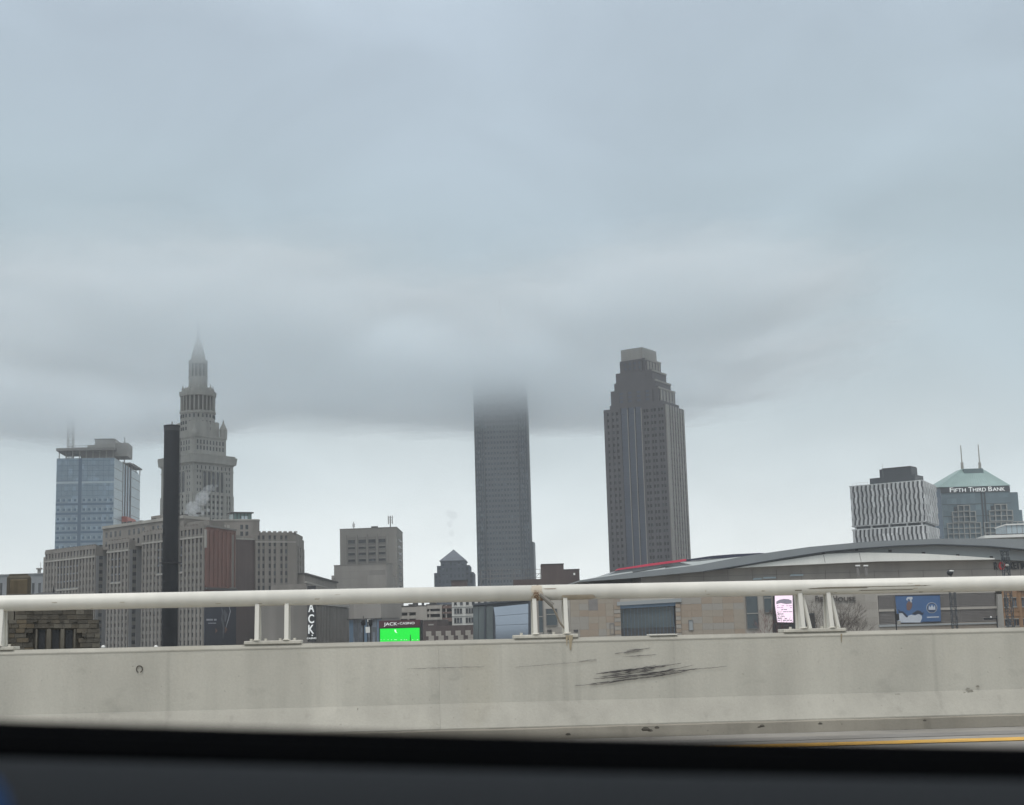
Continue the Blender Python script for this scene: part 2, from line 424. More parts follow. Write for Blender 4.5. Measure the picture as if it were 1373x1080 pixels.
# slabs of the open top floors
zsl = FL.uz(110,607)[1]
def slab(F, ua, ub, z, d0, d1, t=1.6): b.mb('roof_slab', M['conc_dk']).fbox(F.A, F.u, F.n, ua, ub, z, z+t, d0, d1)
slab(FL, -.5, FL.w+.4, zsl+1.5, -38, 1.2, 2.2)
for k in range(9):
    uu = 1.5+k*(FL.w-3)/8
    b.one('column', M['conc'], b.new().fbox(FL.A, FL.u, FL.n, uu-.35, uu+.35, zt-.4, zsl+1.5, -2.5, -1.8))
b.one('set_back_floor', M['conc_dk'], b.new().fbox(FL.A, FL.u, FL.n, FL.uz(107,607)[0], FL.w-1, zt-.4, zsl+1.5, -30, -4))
slab(FR, side(172), side(182), zt+2, -14, 1.5, 1.2); slab(FR, side(176), FR.w+1, zs+4.6, -14, 1.5, 1.2)
for k in range(3):
    uu = side(177)+k*(FR.w-side(177)-1)/2
    b.one('column', M['conc'], b.new().fbox(FR.A, FR.u, FR.n, uu-.35, uu+.35, zs-.4, zs+4.6, -.5, .2))
# penthouse and steps
def pent(pa, pb, pt, pbm, d0, d1, nm='penthouse', mt='conc'):
    ua, zb = FL.uz(pa, pbm, d1); ub, _ = FL.uz(pb, pbm, d1); _, ztt = FL.uz((pa+pb)/2, pt, d1)
    return b.one(nm, M[mt], b.new().fbox(FL.A, FL.u, FL.n, ua, ub, zb, ztt, d0, d1))
pent(127,154,590,607,-34,-6); pent(117,128,597,607,-30,-6); pent(99,118,600.5,607,-30,-6)
zp = FL.uz(140,590,-6)[1]
b.one('parapet_band', M['conc_dk'], b.new().fbox(FL.A, FL.u, FL.n, FL.uz(126.6,590,-6)[0], FL.uz(154.4,590,-6)[0], zp-.1, zp+.9, -34.5, -5.5))
pent(154,171,594,612,-34,-9, 'penthouse_flank')
mst = b.new(); p = FR.pt(side(172.5), 0, -4); mst.tube((p.x,p.y,zt),(p.x,p.y,V(173,586,p.y).z),.5,n=6); b.one('mast', M['conc_dk'], mst)
p = FL.pt(FL.uz(116,600,-4)[0], 0, -4)
rl = b.new()
for k in range(7):
    q0 = FL.pt(FL.uz(97+k*4.5,600,-4)[0], 0, -4); z0 = zp-6; rl.tube((q0.x,q0.y,z0-3),(q0.x,q0.y,z0+1),.12,n=4)
for dz in (-.5, 1):
    a_ = FL.pt(FL.uz(97,600,-4)[0], zp-6+dz, -4); c_ = FL.pt(FL.uz(127,600,-4)[0], zp-6+dz, -4); rl.tube(a_, c_, .12, n=4)
b.one('roof_railing', M['conc_dk'], rl)
b.done()
# tower crane rising behind the roof into the cloud
P = V(94.5,600,1185)
b = Bld('tower_crane', (P.x,P.y,GZ), 'faint lattice crane mast rising from the glass tower into the cloud', 'crane')
lm = b.new(); lattice_mast(b, lm, P, GZ, 186, 4.4, 5.0); b.one('mast', M['conc'], lm)
b.done()

# ---- stepped stone tower with a spire, behind the dark stack (Y about 900, turned 45 degrees)
P0, P1, P2 = V(216.5,640,927), V(259,640,900), V(312.5,640,928)
b = Bld('spired_stone_tower', P1, 'tall stepped grey stone tower with a columned top and a spire fading into cloud', 'skyscraper')
FL, FR = Face(P0, P1), Face(P1, P2)
cen = (FL.pt(0,0)+FR.pt(FR.w,0))/2
zc = V(259,612,900).z
def sq(k, z0, z1, nm='shaft', mt='term', k2=None):
    pts = [FL.xy(0), FL.xy(FL.w), FR.xy(FR.w)]; p4 = (pts[0][0]+pts[2][0]-pts[1][0], pts[0][1]+pts[2][1]-pts[1][1]); pts.append(p4)
    f = lambda kk: [(cen.x+(x-cen.x)*kk, cen.y+(y-cen.y)*kk) for x, y in pts]
    b.one(nm, M[mt], b.new().prism(f(k), z0, z1, f(k2) if k2 else None)); return f(k)
def sqface(k):
    pts = [FL.pt(0,0), FL.pt(FL.w,0), FR.pt(FR.w,0)]
    q = [Vector((cen.x+(p.x-cen.x)*k, cen.y+(p.y-cen.y)*k, 0)) for p in pts]
    return Face(q[0], q[1]), Face(q[1], q[2])
sq(1, GZ, zc)
zA = [V(259,y,900).z for y in (613,621,628,649,662,700)]
for F in (FL, FR):
    w = F.w
    # plain corner piers with one window column, five bays between
    bays = [(.085,.125),(.155,.185)]+[(.25+i*.105,.25+i*.105+.062) for i in range(5)]+[(.815,.845),(.875,.915)]
    b.facade(F, 0, w, GZ, zA[4], bays, 28, .5, .8, M['term'], M['term_band'], M['glass_dk'])
    # arched windows
    b.mb('wall', M['term']).fbox(F.A, F.u, F.n, 0, w, zA[4], zA[2]+1.5, -.5, .15)
    for i in range(5):
        a = w*(.24+i*.108); c_ = a+w*.068
        z0, z1 = zA[3]-4.2, zA[2]-2.2
        pts = [(a,z0),(c_,z0),(c_,z1)]+[((a+c_)/2+(c_-a)/2*math.cos(t), z1+(c_-a)/2*math.sin(t)) for t in (math.pi*.25,math.pi*.5,math.pi*.75)]+[(a,z1)]
        b.one('arched_window', M['glass_dk'], b.poly(b.new(), F, pts, .05, .3, px=False))
        b.mb('arch_trim', M['term'], True).fbox(F.A, F.u, F.n, a-w*.024, a-w*.006, z0-1, z1+1.5, .1, .7)
    for f in (.1, .17, .83, .9):
        for z in (zA[4]+2, zA[4]+6, zA[4]+10, zA[4]+14):
            b.mb('small_windows', M['glass_dk'], True).fbox(F.A, F.u, F.n, w*f-.45, w*f+.45, z, z+1.9, .1, .2)
    # attic row
    for i in range(9):
        f = .1+i*.1
        b.mb('small_windows', M['glass_dk'], True).fbox(F.A, F.u, F.n, w*f-.5, w*f+.5, zA[1]-3.2, zA[1]-1.0, .1, .2)
    b.mb('wall', M['term']).fbox(F.A, F.u, F.n, 0, w, zA[2]+1.5, zc, -.5, .15)
sq(1.03, zA[1]-.5-3.6, zA[1]-.5-3.1, 'string_course'); sq(1.035, zA[1], zA[1]+.8, 'cornice')
sq(1.09, zA[1]+.8, zA[0]+1.6, 'cornice', k2=1.12)
# crenellation above the cornice
F1, F2 = sqface(1.11)
for F in (F1, F2):
    k = 0
    while k*1.7 < F.w-1: b.mb('battlement', M['term'], True).fbox(F.A, F.u, F.n, k*1.7, k*1.7+.9, zA[0]+1.6, zA[0]+2.6, -1, 0); k += 1
# second tier
z2 = V(259,584,905).z
sq(.80, zc, z2); sq(.83, z2-.4, z2+.7, 'cornice'); sq(.82, V(259,610,905).z, V(259,607,905).z, 'string_course')
F1, F2 = sqface(.80)
for F in (F1, F2):
    for r, y in enumerate((592, 600)):
        z = V(270,y,908).z
        for i in range(9):
            if F is F1 and i in (8,): continue
            u = F.w*(.1+i*.1)
            b.mb('small_windows', M['glass_dk'], True).fbox(F.A, F.u, F.n, u-.55, u+.55, z-1.2, z+1.4, -.1, .12)
# corner turrets
z3 = V(259,555,905).z
F1, F2 = sqface(.72)
zt1, zt2, zt3 = V(295,574,915).z, V(295,565,915).z, V(295,559.5,915).z
for p in (F1.pt(0,0), F1.pt(F1.w,0), F2.pt(F2.w,0)):
    tm = b.new()
    if (p - F1.pt(F1.w,0)).length < .1:
        tm.lathe((p.x,p.y,0), [(2.3,z2),(2.3,zt1-3),(.2,zt2-2)], 8)
    else:
        tm.lathe((p.x,p.y,0), [(2.6,z2),(2.6,zt1),(2.9,zt1+.1),(.5,zt2+.5),(.35,zt3-.6),(.1,zt3)], 8)
    b.one('turret', M['term'], tm)
# third tier, octagonal-ish
def octo(r, z0, z1, nm='drum', r1=None, n=8, mt='term'):
    ph = math.atan2(FL.u.y, FL.u.x)
    f = lambda rr: [(cen.x+rr*math.cos(ph+math.pi/8+2*math.pi*i/n), cen.y+rr*math.sin(ph+math.pi/8+2*math.pi*i/n)) for i in range(n)]
    b.one(nm, M[mt], b.new().prism(f(r), z0, z1, f(r1) if r1 else None))
Yc = cen.y
zz = lambda y, px=264: V(px,y,Yc).z
rpx = Yc/1900
sq(.60, z2, zz(568)); 
octo(23.3*rpx, z2, zz(556)); octo(24.6*rpx, zz(556), zz(553), 'cornice')
octo(20.5*rpx, zz(553), zz(533), mt='lime_band'); octo(24.6*rpx, zz(533), zz(527), 'cornice', 25.4*rpx)
for i in range(24):
    t = 2*math.pi*i/24; r = 22.2*rpx
    c_ = b.new().tube((cen.x+r*math.cos(t), cen.y+r*math.sin(t), zz(553)), (cen.x+r*math.cos(t), cen.y+r*math.sin(t), zz(533)), .52, n=6)
    b.one('column', M['lime_lt'], c_)
    for y in (560, 569, 577):
        r2 = 22.3*rpx
        b.mb('small_windows', M['glass_dk'], True).box(cen.x+r2*math.cos(t)-.45, cen.x+r2*math.cos(t)+.45, cen.y+r2*math.sin(t)-.45, cen.y+r2*math.sin(t)+.45, zz(y)-1.2, zz(y)+1)
b.one('gable', M['lime_lt'], b.poly(b.new(), sqface(.60)[1], [(259,572),(274,572),(266.5,562)], -1, .4)) if False else None
octo(19.5*rpx, zz(527), zz(522)); 
for i in range(8):
    t = math.atan2(FL.u.y, FL.u.x)+math.pi/8+math.pi/4*i; r = 20.2*rpx
    u_ = b.new().lathe((cen.x+r*math.cos(t), cen.y+r*math.sin(t), 0), [(.9,zz(527)),(.9,zz(522)),(.35,zz(520.5)),(.1,zz(517))], 6); b.one('urn', M['term'], u_)
octo(12.6*rpx, zz(522), zz(508), n=12); octo(13.2*rpx, zz(508), zz(506.5), 'cornice', n=12)
octo(11.0*rpx, zz(506.5), zz(489), n=12, mt='lime_band'); octo(12.8*rpx, zz(489), zz(484), 'cornice', n=12)
for i in range(14):
    t = 2*math.pi*i/14; r = 11.9*rpx
    b.one('column', M['lime_lt'], b.new().tube((cen.x+r*math.cos(t), cen.y+r*math.sin(t), zz(506.5)), (cen.x+r*math.cos(t), cen.y+r*math.sin(t), zz(489)), .45, n=6))
octo(10*rpx, zz(484), zz(473), 'dome', 8*rpx, 12); octo(8*rpx, zz(473), zz(455), 'spire', 3.2*rpx, 12)
octo(3.0*rpx, zz(455), zz(415), 'spire', .3*rpx, 8)
b.done()

# ---- dark steel stack in front
P = V(228,800,330)
b = Bld('dark_chimney_stack', P, 'tall round charcoal steel chimney with a thin ring platform, in front of the stone buildings', 'chimney')
zt = V(228,571,330).z; r = 10.3/1900*330
b.one('shaft', M['stack'], b.new().lathe((P.x,P.y,0), [(r*1.02,GZ),(r,zt-1.35),(r,zt-1.3)], 32), smooth=True)
b.one('top_collar', mat('collar_steel',(.04,.043,.048),.6,.2,.4), b.new().lathe((P.x,P.y,0), [(r*1.03,zt-1.3),(r*1.03,zt-.35)], 32), smooth=False)
b.one('rim', M['stack'], b.new().lathe((P.x,P.y,0), [(r*1.07,zt-.35),(r*1.07,zt),(r*.9,zt),(r*.9,zt-.8)], 32))
for k in range(1, 12):
    zk = GZ+(zt-GZ)*k/12; b.one('weld_seam', M['stack'], b.new().lathe((P.x,P.y,0), [(r*1.012,zk-.06),(r*1.018,zk),(r*1.012,zk+.06)], 32))
zr = V(228,755,330).z
rg = b.new().lathe((P.x,P.y,0), [(15.5/1900*330,zr-.16),(15.5/1900*330,zr+.12)], 24); b.one('ring_platform', M['black'], rg)
ld = b.new()
for dx in (-.22,.22): ld.tube((P.x+r*.97+.25, P.y-dx, GZ),(P.x+r*.97+.25,P.y-dx,zt-3),.035,n=4)
b.one('ladder', M['black'], ld)
b.done()
# ---- limestone office block with light courts, left of centre
b = Bld('limestone_office_block', V(273,800,560), 'long grey limestone office block with light courts, tall window strips and a red brick flank', 'office block')
F = Face(V(57,800,655), V(273,800,560))
U = lambda px: F.uz(px, 800)[0]
zM = 44.6
def block(u0, u1, d0, d1, z1, nm='wall', mt='lime'):
    b.one(nm, M[mt], b.new().prism([F.xy(u0,d0),F.xy(u1,d0),F.xy(u1,d1),F.xy(u0,d1)], GZ, z1))
cutr = lambda d: F.w + d*.61 - .15
b.one('wall', M['lime'], b.new().prism([F.xy(0,-13),F.xy(cutr(-13),-13),F.xy(cutr(-30),-30),F.xy(0,-30)], GZ, 42.6))
wings = [(57,128,41.5),(144,173,42.6),(191,273,44.6)]
for i, (pa, pb, zt) in enumerate(wings):
    ua, ub = U(pa), U(pb)
    if i == 0: ua += 2.4
    b.one('wall', M['lime'], b.new().prism([F.xy(ua,-.02),F.xy(ub-(.02 if i==2 else 0),-.02),F.xy(cutr(-14) if i==2 else ub,-14),F.xy(ua,-14)], GZ, zt))
    n = max(4, round((ub-ua)/2.9)); rows = 17
    zlow = zt-4.6
    pb_ = [(.5+(k-.27))/n for k in range(n)]
    bays = [((k+.26)/n, (k+.74)/n) for k in range(n)]
    # paired windows at the ends, long dark strips in the middle
    b.facade(F, ua, ub, GZ, zlow-13, bays, 13, .58, .55, M['lime'], M['lime_band'], M['glass_dk'])
    z1_, z2_ = zlow-13, zlow
    mid0, mid1 = int(n*.26), int(n*.74)
    b.facade(F, ua, ua+(ub-ua)*mid0/n, z1_, z2_, [((k+.26)/mid0,(k+.74)/mid0) for k in range(mid0)], 4, .58, .55, M['lime'], M['lime_band'], M['glass_dk'])
    b.facade(F, ua+(ub-ua)*mid1/n, ub, z1_, z2_, [((k+.26)/(n-mid1),(k+.74)/(n-mid1)) for k in range(n-mid1)], 4, .58, .55, M['lime'], M['lime_band'], M['glass_dk'])
    b.facade(F, ua+(ub-ua)*mid0/n, ua+(ub-ua)*mid1/n, z1_, z2_, [((k+.2)/(mid1-mid0),(k+.8)/(mid1-mid0)) for k in range(mid1-mid0)], 4, .8, .6, M['lime'], M['glass_tower'], M['glass_dk'])
    b.mb('string_course', M['lime_lt']).fbox(F.A, F.u, F.n, ua, ub, z2_, z2_+.7, -.3, .75)
    b.mb('string_course', M['lime_lt']).fbox(F.A, F.u, F.n, ua+(ub-ua)*mid0/n, ua+(ub-ua)*mid1/n, z1_-.4, z1_+.3, -.3, .7)
    b.facade(F, ua, ub, z2_+.7, zt-.9, bays, 1, .7, .4, M['lime'], M['lime_band'], M['glass_dk'])
    b.mb('parapet', M['lime']).fbox(F.A, F.u, F.n, ua-.2, ub+(.2 if i<2 else -.1), zt-.9, zt+.5, -1.2, .5)
    for k in range(int((ub-ua)/2.2)):
        b.mb('parapet_stones', M['lime'], True).fbox(F.A, F.u, F.n, ua+k*2.2, ua+k*2.2+1.1, zt+.5, zt+1.15, -.6, .3)
    # flank of the wing facing the light court
    if i < 2:
        S = Face(F.pt(ub,0,0), F.pt(ub,0,-14))
        b.facade(S, 0, 13.4, GZ, zt-4, reg(3,.42), 16, .5, .25, mat('court_wall_stone',(.19,.195,.20),.9,.1,.1), M['lime_band'], M['glass_dk'])
# left shoulder and set-back top storeys
block(0, 2.4, -14, -.02, 39.5)
zU = 50.3
ua, ub = U(124), U(238)
r = 4.0
pts = [F.xy(ua+r,-2.5), F.xy(ub,-2.5), F.xy(ub-6,-18), F.xy(ua,-18), F.xy(ua,-2.5-r), F.xy(ua+.3*r,-2.5-.3*r)]
b.one('upper_storeys', M['lime'], b.new().prism(pts, 40, zU-1.2))
pts2 = [F.xy(ua+r-.2,-2.0), F.xy(ub+.4,-2.0), F.xy(ub-5.6,-18.5), F.xy(ua-.4,-18.5), F.xy(ua-.4,-2.0-r), F.xy(ua+.3*r-.3,-2.3-.3*r)]
b.one('roof_cornice', M['lime_lt'], b.new().prism(pts2, zU-1.2, zU))
for k in range(16):
    u = ua+r+2+k*(ub-ua-r-3)/16
    if k % 5 == 4: continue
    b.one('window', M['glass_dk'], b.new().fbox(F.A+F.n*-2.5, F.u, F.n, u, u+1.5, zU-5.2, zU-2.8, -.2, .08))
    b.mb('small_windows', M['glass_dk'], True).fbox(F.A+F.n*-2.5, F.u, F.n, u, u+1.3, zU-9.0, zU-6.9, -.2, .08)
b.one('roof_bulkhead', M['lime'], b.new().prism([F.xy(U(184),-6),F.xy(U(196),-6),F.xy(U(196),-16),F.xy(U(184),-16)], zU, zU+2.0))
b.one('upper_storeys', M['lime'], b.new().prism([F.xy(U(236),-4),F.xy(cutr(-4),-4),F.xy(cutr(-16),-16),F.xy(U(236),-16)], 40, 47.3))
for k in range(26):
    u = 3+k*(F.w-6)/26
    zb = 42.0 if u < ua else zU
    if random.random() < .5: b.mb('roof_vents', M['roofdk'], True).fbox(F.A, F.u, F.n, u, u+1.3, zb, zb+random.uniform(.5,1.1), -6, -4.5)
# red brick flank and dark brick block
P1, P2, P3 = V(273.6,800,560), V(316,800,589), V(342,800,597)
R_ = Face(P1, P2); D_ = Face(P2, P3)
zR = 44.4; zL = V(295,789,575).z
b.one('red_brick_wall', M['redbrick'], b.new().fbox(R_.A, R_.u, R_.n, .6, R_.w, GZ, zR, -.8, -.01))
for k in range(8):
    u = .5+k*(R_.w-1)/7.4
    b.one('pilaster', M['redbrick'], b.new().fbox(R_.A, R_.u, R_.n, u, u+.85, zL+.6, zR-1.1, 0, .45))
b.one('coping', M['conc_dk'], b.new().fbox(R_.A, R_.u, R_.n, .6, R_.w, zR-.02, zR+.7, -1, .5))
b.one('ledge', M['roofdk'], b.new().fbox(R_.A, R_.u, R_.n, .1, R_.w, zL-.8, zL, 0, .9))
b.one('corner_quoins', M['lime_lt'], b.new().fbox(R_.A, R_.u, R_.n, -.1, 1.1, 36, 43.2, 0, .6))
zD = V(330,724,593).z
b.one('dark_brick_wall', M['dkbrick'], b.new().fbox(D_.A, D_.u, D_.n, .01, D_.w, GZ, zD, -12, 0))
b.one('coping', M['lime_lt'], b.new().fbox(D_.A, D_.u, D_.n, 0, D_.w, zD, zD+.6, -12.2, .25))
# stone wing behind with rounded corner and wing to the right
B_ = Face(V(286,700,622), V(349,700,628))
zb = V(320,698,624).z
r = 3
b.one('rear_tower', M['lime'], b.new().prism([B_.xy(0),B_.xy(B_.w-r),B_.xy(B_.w-.3*r,-.3*r),B_.xy(B_.w,-r),B_.xy(B_.w,-26),B_.xy(0,-26)], GZ, zb))
b.one('parapet', M['lime_lt'], b.new().prism([B_.xy(-.2,.25),B_.xy(B_.w-r,.25),B_.xy(B_.w-.3*r+.2,-.3*r+.2),B_.xy(B_.w+.25,-r),B_.xy(B_.w+.25,-26),B_.xy(-.2,-26)], zb, zb+.6))
for px in (324, 331):
    for py in (707, 716):
        u, z = B_.uz(px, py); b.one('window', M['glass_dk'], b.new().fbox(B_.A, B_.u, B_.n, u-.6, u+.6, z-1, z+1, -.1, .08))
for px in (301, 306):
    u, z = B_.uz(px, 707.5); b.one('window', M['lime_lt'], b.new().fbox(B_.A, B_.u, B_.n, u-.6, u+.6, z-1.1, z+1.1, -.1, .08))
W_ = Face(V(342.2,800,596), V(397,800,604)); X_ = Face(V(397,800,604), V(408.5,800,640))
zw = V(370,715.5,600).z
b.one('wall', M['lime'], b.new().prism([W_.xy(.02),W_.xy(W_.w-.05),X_.xy(X_.w-9,-.1),X_.xy(X_.w-9,-16),W_.xy(.02,-24)], GZ, zw-.8))
b.one('parapet', M['lime'], b.new().prism([W_.xy(2,.35),W_.xy(W_.w-1.6,.35),W_.xy(W_.w+.2,-1.2),X_.xy(X_.w-9,.2),X_.xy(X_.w-9,-16.2),W_.xy(2,-24)], zw-.8, zw+.4))
fw = lambda px: W_.uz(px, 780)[0]/W_.w
bays = []
for a in (346.7,352.8,361.3,368,377,383.3): bays.append((fw(a-1.5), fw(a+1.6)))
b.facade(W_, 0, W_.w, GZ, zw-3.6, bays, 17, .58, .55, M['lime'], M['lime_band'], M['glass_dk'])
b.facade(W_, 0, W_.w, zw-3.6, zw-.9, bays, 1, .62, .4, M['lime'], M['lime_band'], M['glass_dk'])
b.mb('string_course', M['lime_lt']).fbox(W_.A, W_.u, W_.n, 0, W_.w, zw-3.9, zw-3.4, -.2, .65)
zx = V(403,722,620).z
b.one('flank', M['lime'], b.new().prism([X_.xy(0,0),X_.xy(X_.w-2,0),X_.xy(X_.w,-2),X_.xy(X_.w,-20),X_.xy(0,-12)], GZ, zx))
b.facade(X_, 0, X_.w-3, GZ, zx-4, reg(3,.35,.05), 17, .6, .3, M['lime'], M['lime_band'], M['glass_dk'])
for k in range(8):
    u = 1+k*2.3
    b.mb('parapet_stones', M['lime'], True).fbox(W_.A, W_.u, W_.n, u, u+1.2, zw+.4, zw+.95, -1, .2)
b.done()
# glass pavilion on the stone wing
Gp = Face(V(312.5,692,634), V(338,692,638)); zg0 = V(325,698.5,636).z; zg1 = V(325,688.5,636).z
b = Bld('rooftop_glass_pavilion', (Gp.A.x, Gp.A.y, zb+.6), 'small green glass rooftop pavilion with a flat dark roof beside the spired tower', 'pavilion')
gl = mat('green_glass',(.10,.17,.16),.15,.1,.3)
z0 = zb+.6
b.one('glazing', gl, b.new().fbox(Gp.A, Gp.u, Gp.n, .3, Gp.w-.3, z0, zg1, -7, -.3))
b.one('bright_pane', M['glass_pale'], b.new().fbox(Gp.A, Gp.u, Gp.n, Gp.w*.45, Gp.w*.8, z0+.3, zg1-1.2, -.3, -.2))
for k in range(6): b.one('post', M['black'], b.new().fbox(Gp.A, Gp.u, Gp.n, .2+k*(Gp.w-.6)/5, .4+k*(Gp.w-.6)/5, z0, zg1, -.3, -.05))
b.one('roof', M['roofdk'], b.new().fbox(Gp.A, Gp.u, Gp.n, -.6, Gp.w+.6, zg1, zg1+.55, -7.6, .6))
b.done()
# mural on the red brick flank
b = Bld('wall_mural_banner', R_.pt(R_.w/2,GZ+4,.3), 'huge dark navy banner with small white lettering and a figure, on the brick flank', 'banner')
navy = mat('navy_print',(.022,.030,.052),.6,.25,.12); 
u0, u1 = .2, R_.w-.1; zt_ = V(295,800,575).z; zb_ = GZ+3
b.one('sheet', navy, b.new().fbox(R_.A, R_.u, R_.n, u0, u1, zb_, zt_, .02, .25))
prw = mat('banner_white_print',(.42,.44,.48),.6,.1,1)
L_ = b.new()
random.seed(11)
for row, py in enumerate((832.5, 836.5)):
    px = 276.0
    while px < 289:
        w_ = random.uniform(.5,1.5); ua_, za_ = R_.uz(px, py); ub_, zb2 = R_.uz(px+w_, py-2.4 if row == 0 else py-1.2)
        if random.random() > .18: L_.fbox(R_.A, R_.u, R_.n, ua_, ub_, za_, zb2, .25, .30)
        px += w_+.35
o = b.one('print', prw, L_); o['kind'] = 'stuff'
def stroke(pts, w0, mt_, nm='figure_print'):
    q = []
    for i, (x, y) in enumerate(pts):
        t = i/(len(pts)-1); w_ = w0*(1-abs(2*t-1)*.7); q.append((x, y, w_))
    poly_ = [(x-w_, y) for x, y, w_ in q]+[(x+w_, y) for x, y, w_ in q[::-1]]
    b.one(nm, mt_, b.poly(b.new(), R_, poly_, .24, .31))
fig = mat('figure_print_grey',(.11,.12,.14),.6,.3,.3); skin = mat('figure_print_skin',(.17,.09,.07),.6,.2,.5)
stroke([(296,814),(298,822),(297,830),(299,842),(298,856)], 1.6, fig)
stroke([(306,812),(308,820),(305,832),(302,842)], .7, prw)
stroke([(300,818),(302,824),(301,834)], 2.2, fig)
stroke([(301,841),(302.5,844),(301,849)], 1.5, skin); stroke([(288,843),(289.5,846),(288,849)], 1.2, skin)
b.done()

# ---- classical stone block right of it, falling away
b = Bld('classical_stone_hall', V(409,800,610), 'low grey stone hall with pilasters and a falling dark coping, behind the vertical sign', 'building')
F = Face(V(408.5,800,608), V(452,800,720))
z0_ = V(410,770.5,608).z; z1_ = V(447,781,705).z
pts = [(0,GZ),(F.w,GZ),(F.w,z1_),(0,z0_)]
b.one('wall', M['lime'], b.poly(b.new(), F, pts, -16, 0, px=False))
b.one('coping', M['roofdk'], b.poly(b.new(), F, [(-.3,z0_),(F.w,z1_),(F.w,z1_+.7),(-.3,z0_+.7)], -16.5, .7, px=False))
b.one('cornice', M['lime_lt'], b.poly(b.new(), F, [(0,z0_-3.6),(F.w*.8,z1_-4),(F.w*.8,z1_-3.4),(0,z0_-2.9)], 0, .9, px=False))
for k in range(24):
    u = 1+k*F.w*.78/24
    b.mb('relief', M['lime_band'], True).fbox(F.A, F.u, F.n, u, u+.9, z0_-7.5, z0_-4.6, 0, .3)
F2_ = Face(V(424,830,560), V(466,830,640))
zf = V(424,808,560).z
b.one('wall', M['lime'], b.new().fbox(F2_.A, F2_.u, F2_.n, -9, F2_.w, GZ, zf-1, -20, -.1))
b.facade(F2_, 0, F2_.w, GZ, zf-1.2, reg(22,.5), 5, .74, .6, M['lime'], M['lime_band'], M['glass_tower'])
b.one('cornice', M['lime_lt'], b.new().fbox(F2_.A, F2_.u, F2_.n, -.4, F2_.w+.2, zf-1, zf, -20.3, 1.0))
b.one('attic', M['lime'], b.new().fbox(F2_.A, F2_.u, F2_.n, -9, F2_.w-4, zf, zf+7, -16, -2.2))
S_ = Face(V(405,830,552), V(424,830,556))
b.one('stair_bay', M['lime'], b.new().fbox(S_.A, S_.u, S_.n, 0, S_.w-.1, GZ, zf+1.5, -8, 0))
b.done()
# vertical blade sign
S_ = Face(V(410.5,830,545), V(424.5,830,547))
b = Bld('vertical_blade_sign', S_.pt(S_.w/2, GZ, 0), 'tall dark vertical sign with white letters ACK showing under the rail, on stone wall', 'sign')
zt_ = V(417,786,546).z; zb_ = V(417,861,546).z
b.one('sign_board', M['black'], b.new().fbox(S_.A, S_.u, S_.n, S_.w*.16, S_.w*.86, zb_, zt_, -.5, .9))
for ch, y0, y1 in (('J',804,790.5),('A',821,808.5),('C',836,824),('K',850,838)):
    text(b, ch, S_, 413.3, 421, y0, y1, 1.0, M['signwhite'], depth=.15, offset=.018)
S = S_
d0 = b.new(); u, z = S_.uz(417.6, 853); 
b.one('diamond', M['signwhite'], b.poly(b.new(), S_, [(417.4,851),(418.4,852.2),(417.4,853.4),(416.4,852.2)], .9, 1.1))
text(b, 'CASINO', S_, 411.5, 424, 857.2, 855, 1.0, M['signwhite'], depth=.1, offset=.02)
b.done()

# ---- tan slab tower
b = Bld('tan_office_tower', V(532,800,760), 'plain tan office tower with four rows of ribbon windows and antennas on its roof', 'office block')
F = Face(V(456,760,765), V(532.5,760,760)); S = Face(V(532.5,760,760), V(540.5,760,805))
zt = V(500,709,762).z
b.one('wall', M['tan'], b.new().prism([F.xy(0),F.xy(F.w),S.xy(S.w),F.xy(1,-40)], GZ, zt))
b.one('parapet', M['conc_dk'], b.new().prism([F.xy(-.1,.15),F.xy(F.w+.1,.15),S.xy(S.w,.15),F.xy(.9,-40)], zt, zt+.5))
b.one('roof_hatch', M['roofdk'], b.new().fbox(F.A,F.u,F.n,F.uz(497,708)[0],F.uz(505,708)[0],zt+.5,zt+1.3,-3,-1))
cols_ = ((467,476),(481,490.5),(494.5,503.5),(508,517))
for a, c_ in cols_:
    ua = F.uz(a,740)[0]; ub = F.uz(c_,740)[0]
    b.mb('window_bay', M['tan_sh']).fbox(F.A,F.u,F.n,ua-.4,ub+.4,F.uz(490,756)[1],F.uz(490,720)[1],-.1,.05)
    for t, y0, y1 in ((0,728.5,724),(1,736,733.6),(2,744.5,741.4),(3,753,750)):
        z0 = F.uz(490,y0)[1]; z1 = F.uz(490,y1)[1]
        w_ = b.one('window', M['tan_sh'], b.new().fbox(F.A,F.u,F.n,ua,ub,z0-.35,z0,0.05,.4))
        b.mb('pane', M['glass_tower']) if False else None
        b.one('pane', M['glass_dk'], b.new().fbox(F.A,F.u,F.n,ua,ub,z0,z1,.05,.2), parent=w_)
        b.mb('upper_ribbon', M['tan'], True).fbox(F.A,F.u,F.n,ua,ub,z1+.3,z1+.7,.05,.3)
for px in (464.3,478.7,492.7,506,519.5):
    u = F.uz(px,740)[0]; b.one('rib', M['tan'], b.new().fbox(F.A,F.u,F.n,u-.35,u+.35,F.uz(490,757)[1],F.uz(490,717)[1],0,.6))
z = zt-5
while z > GZ+20:
    b.mb('side_windows', M['glass_dk'], True).fbox(S.A,S.u,S.n,S.w*.3,S.w*.72,z-1.3,z,-.1,.1); z -= 3.6
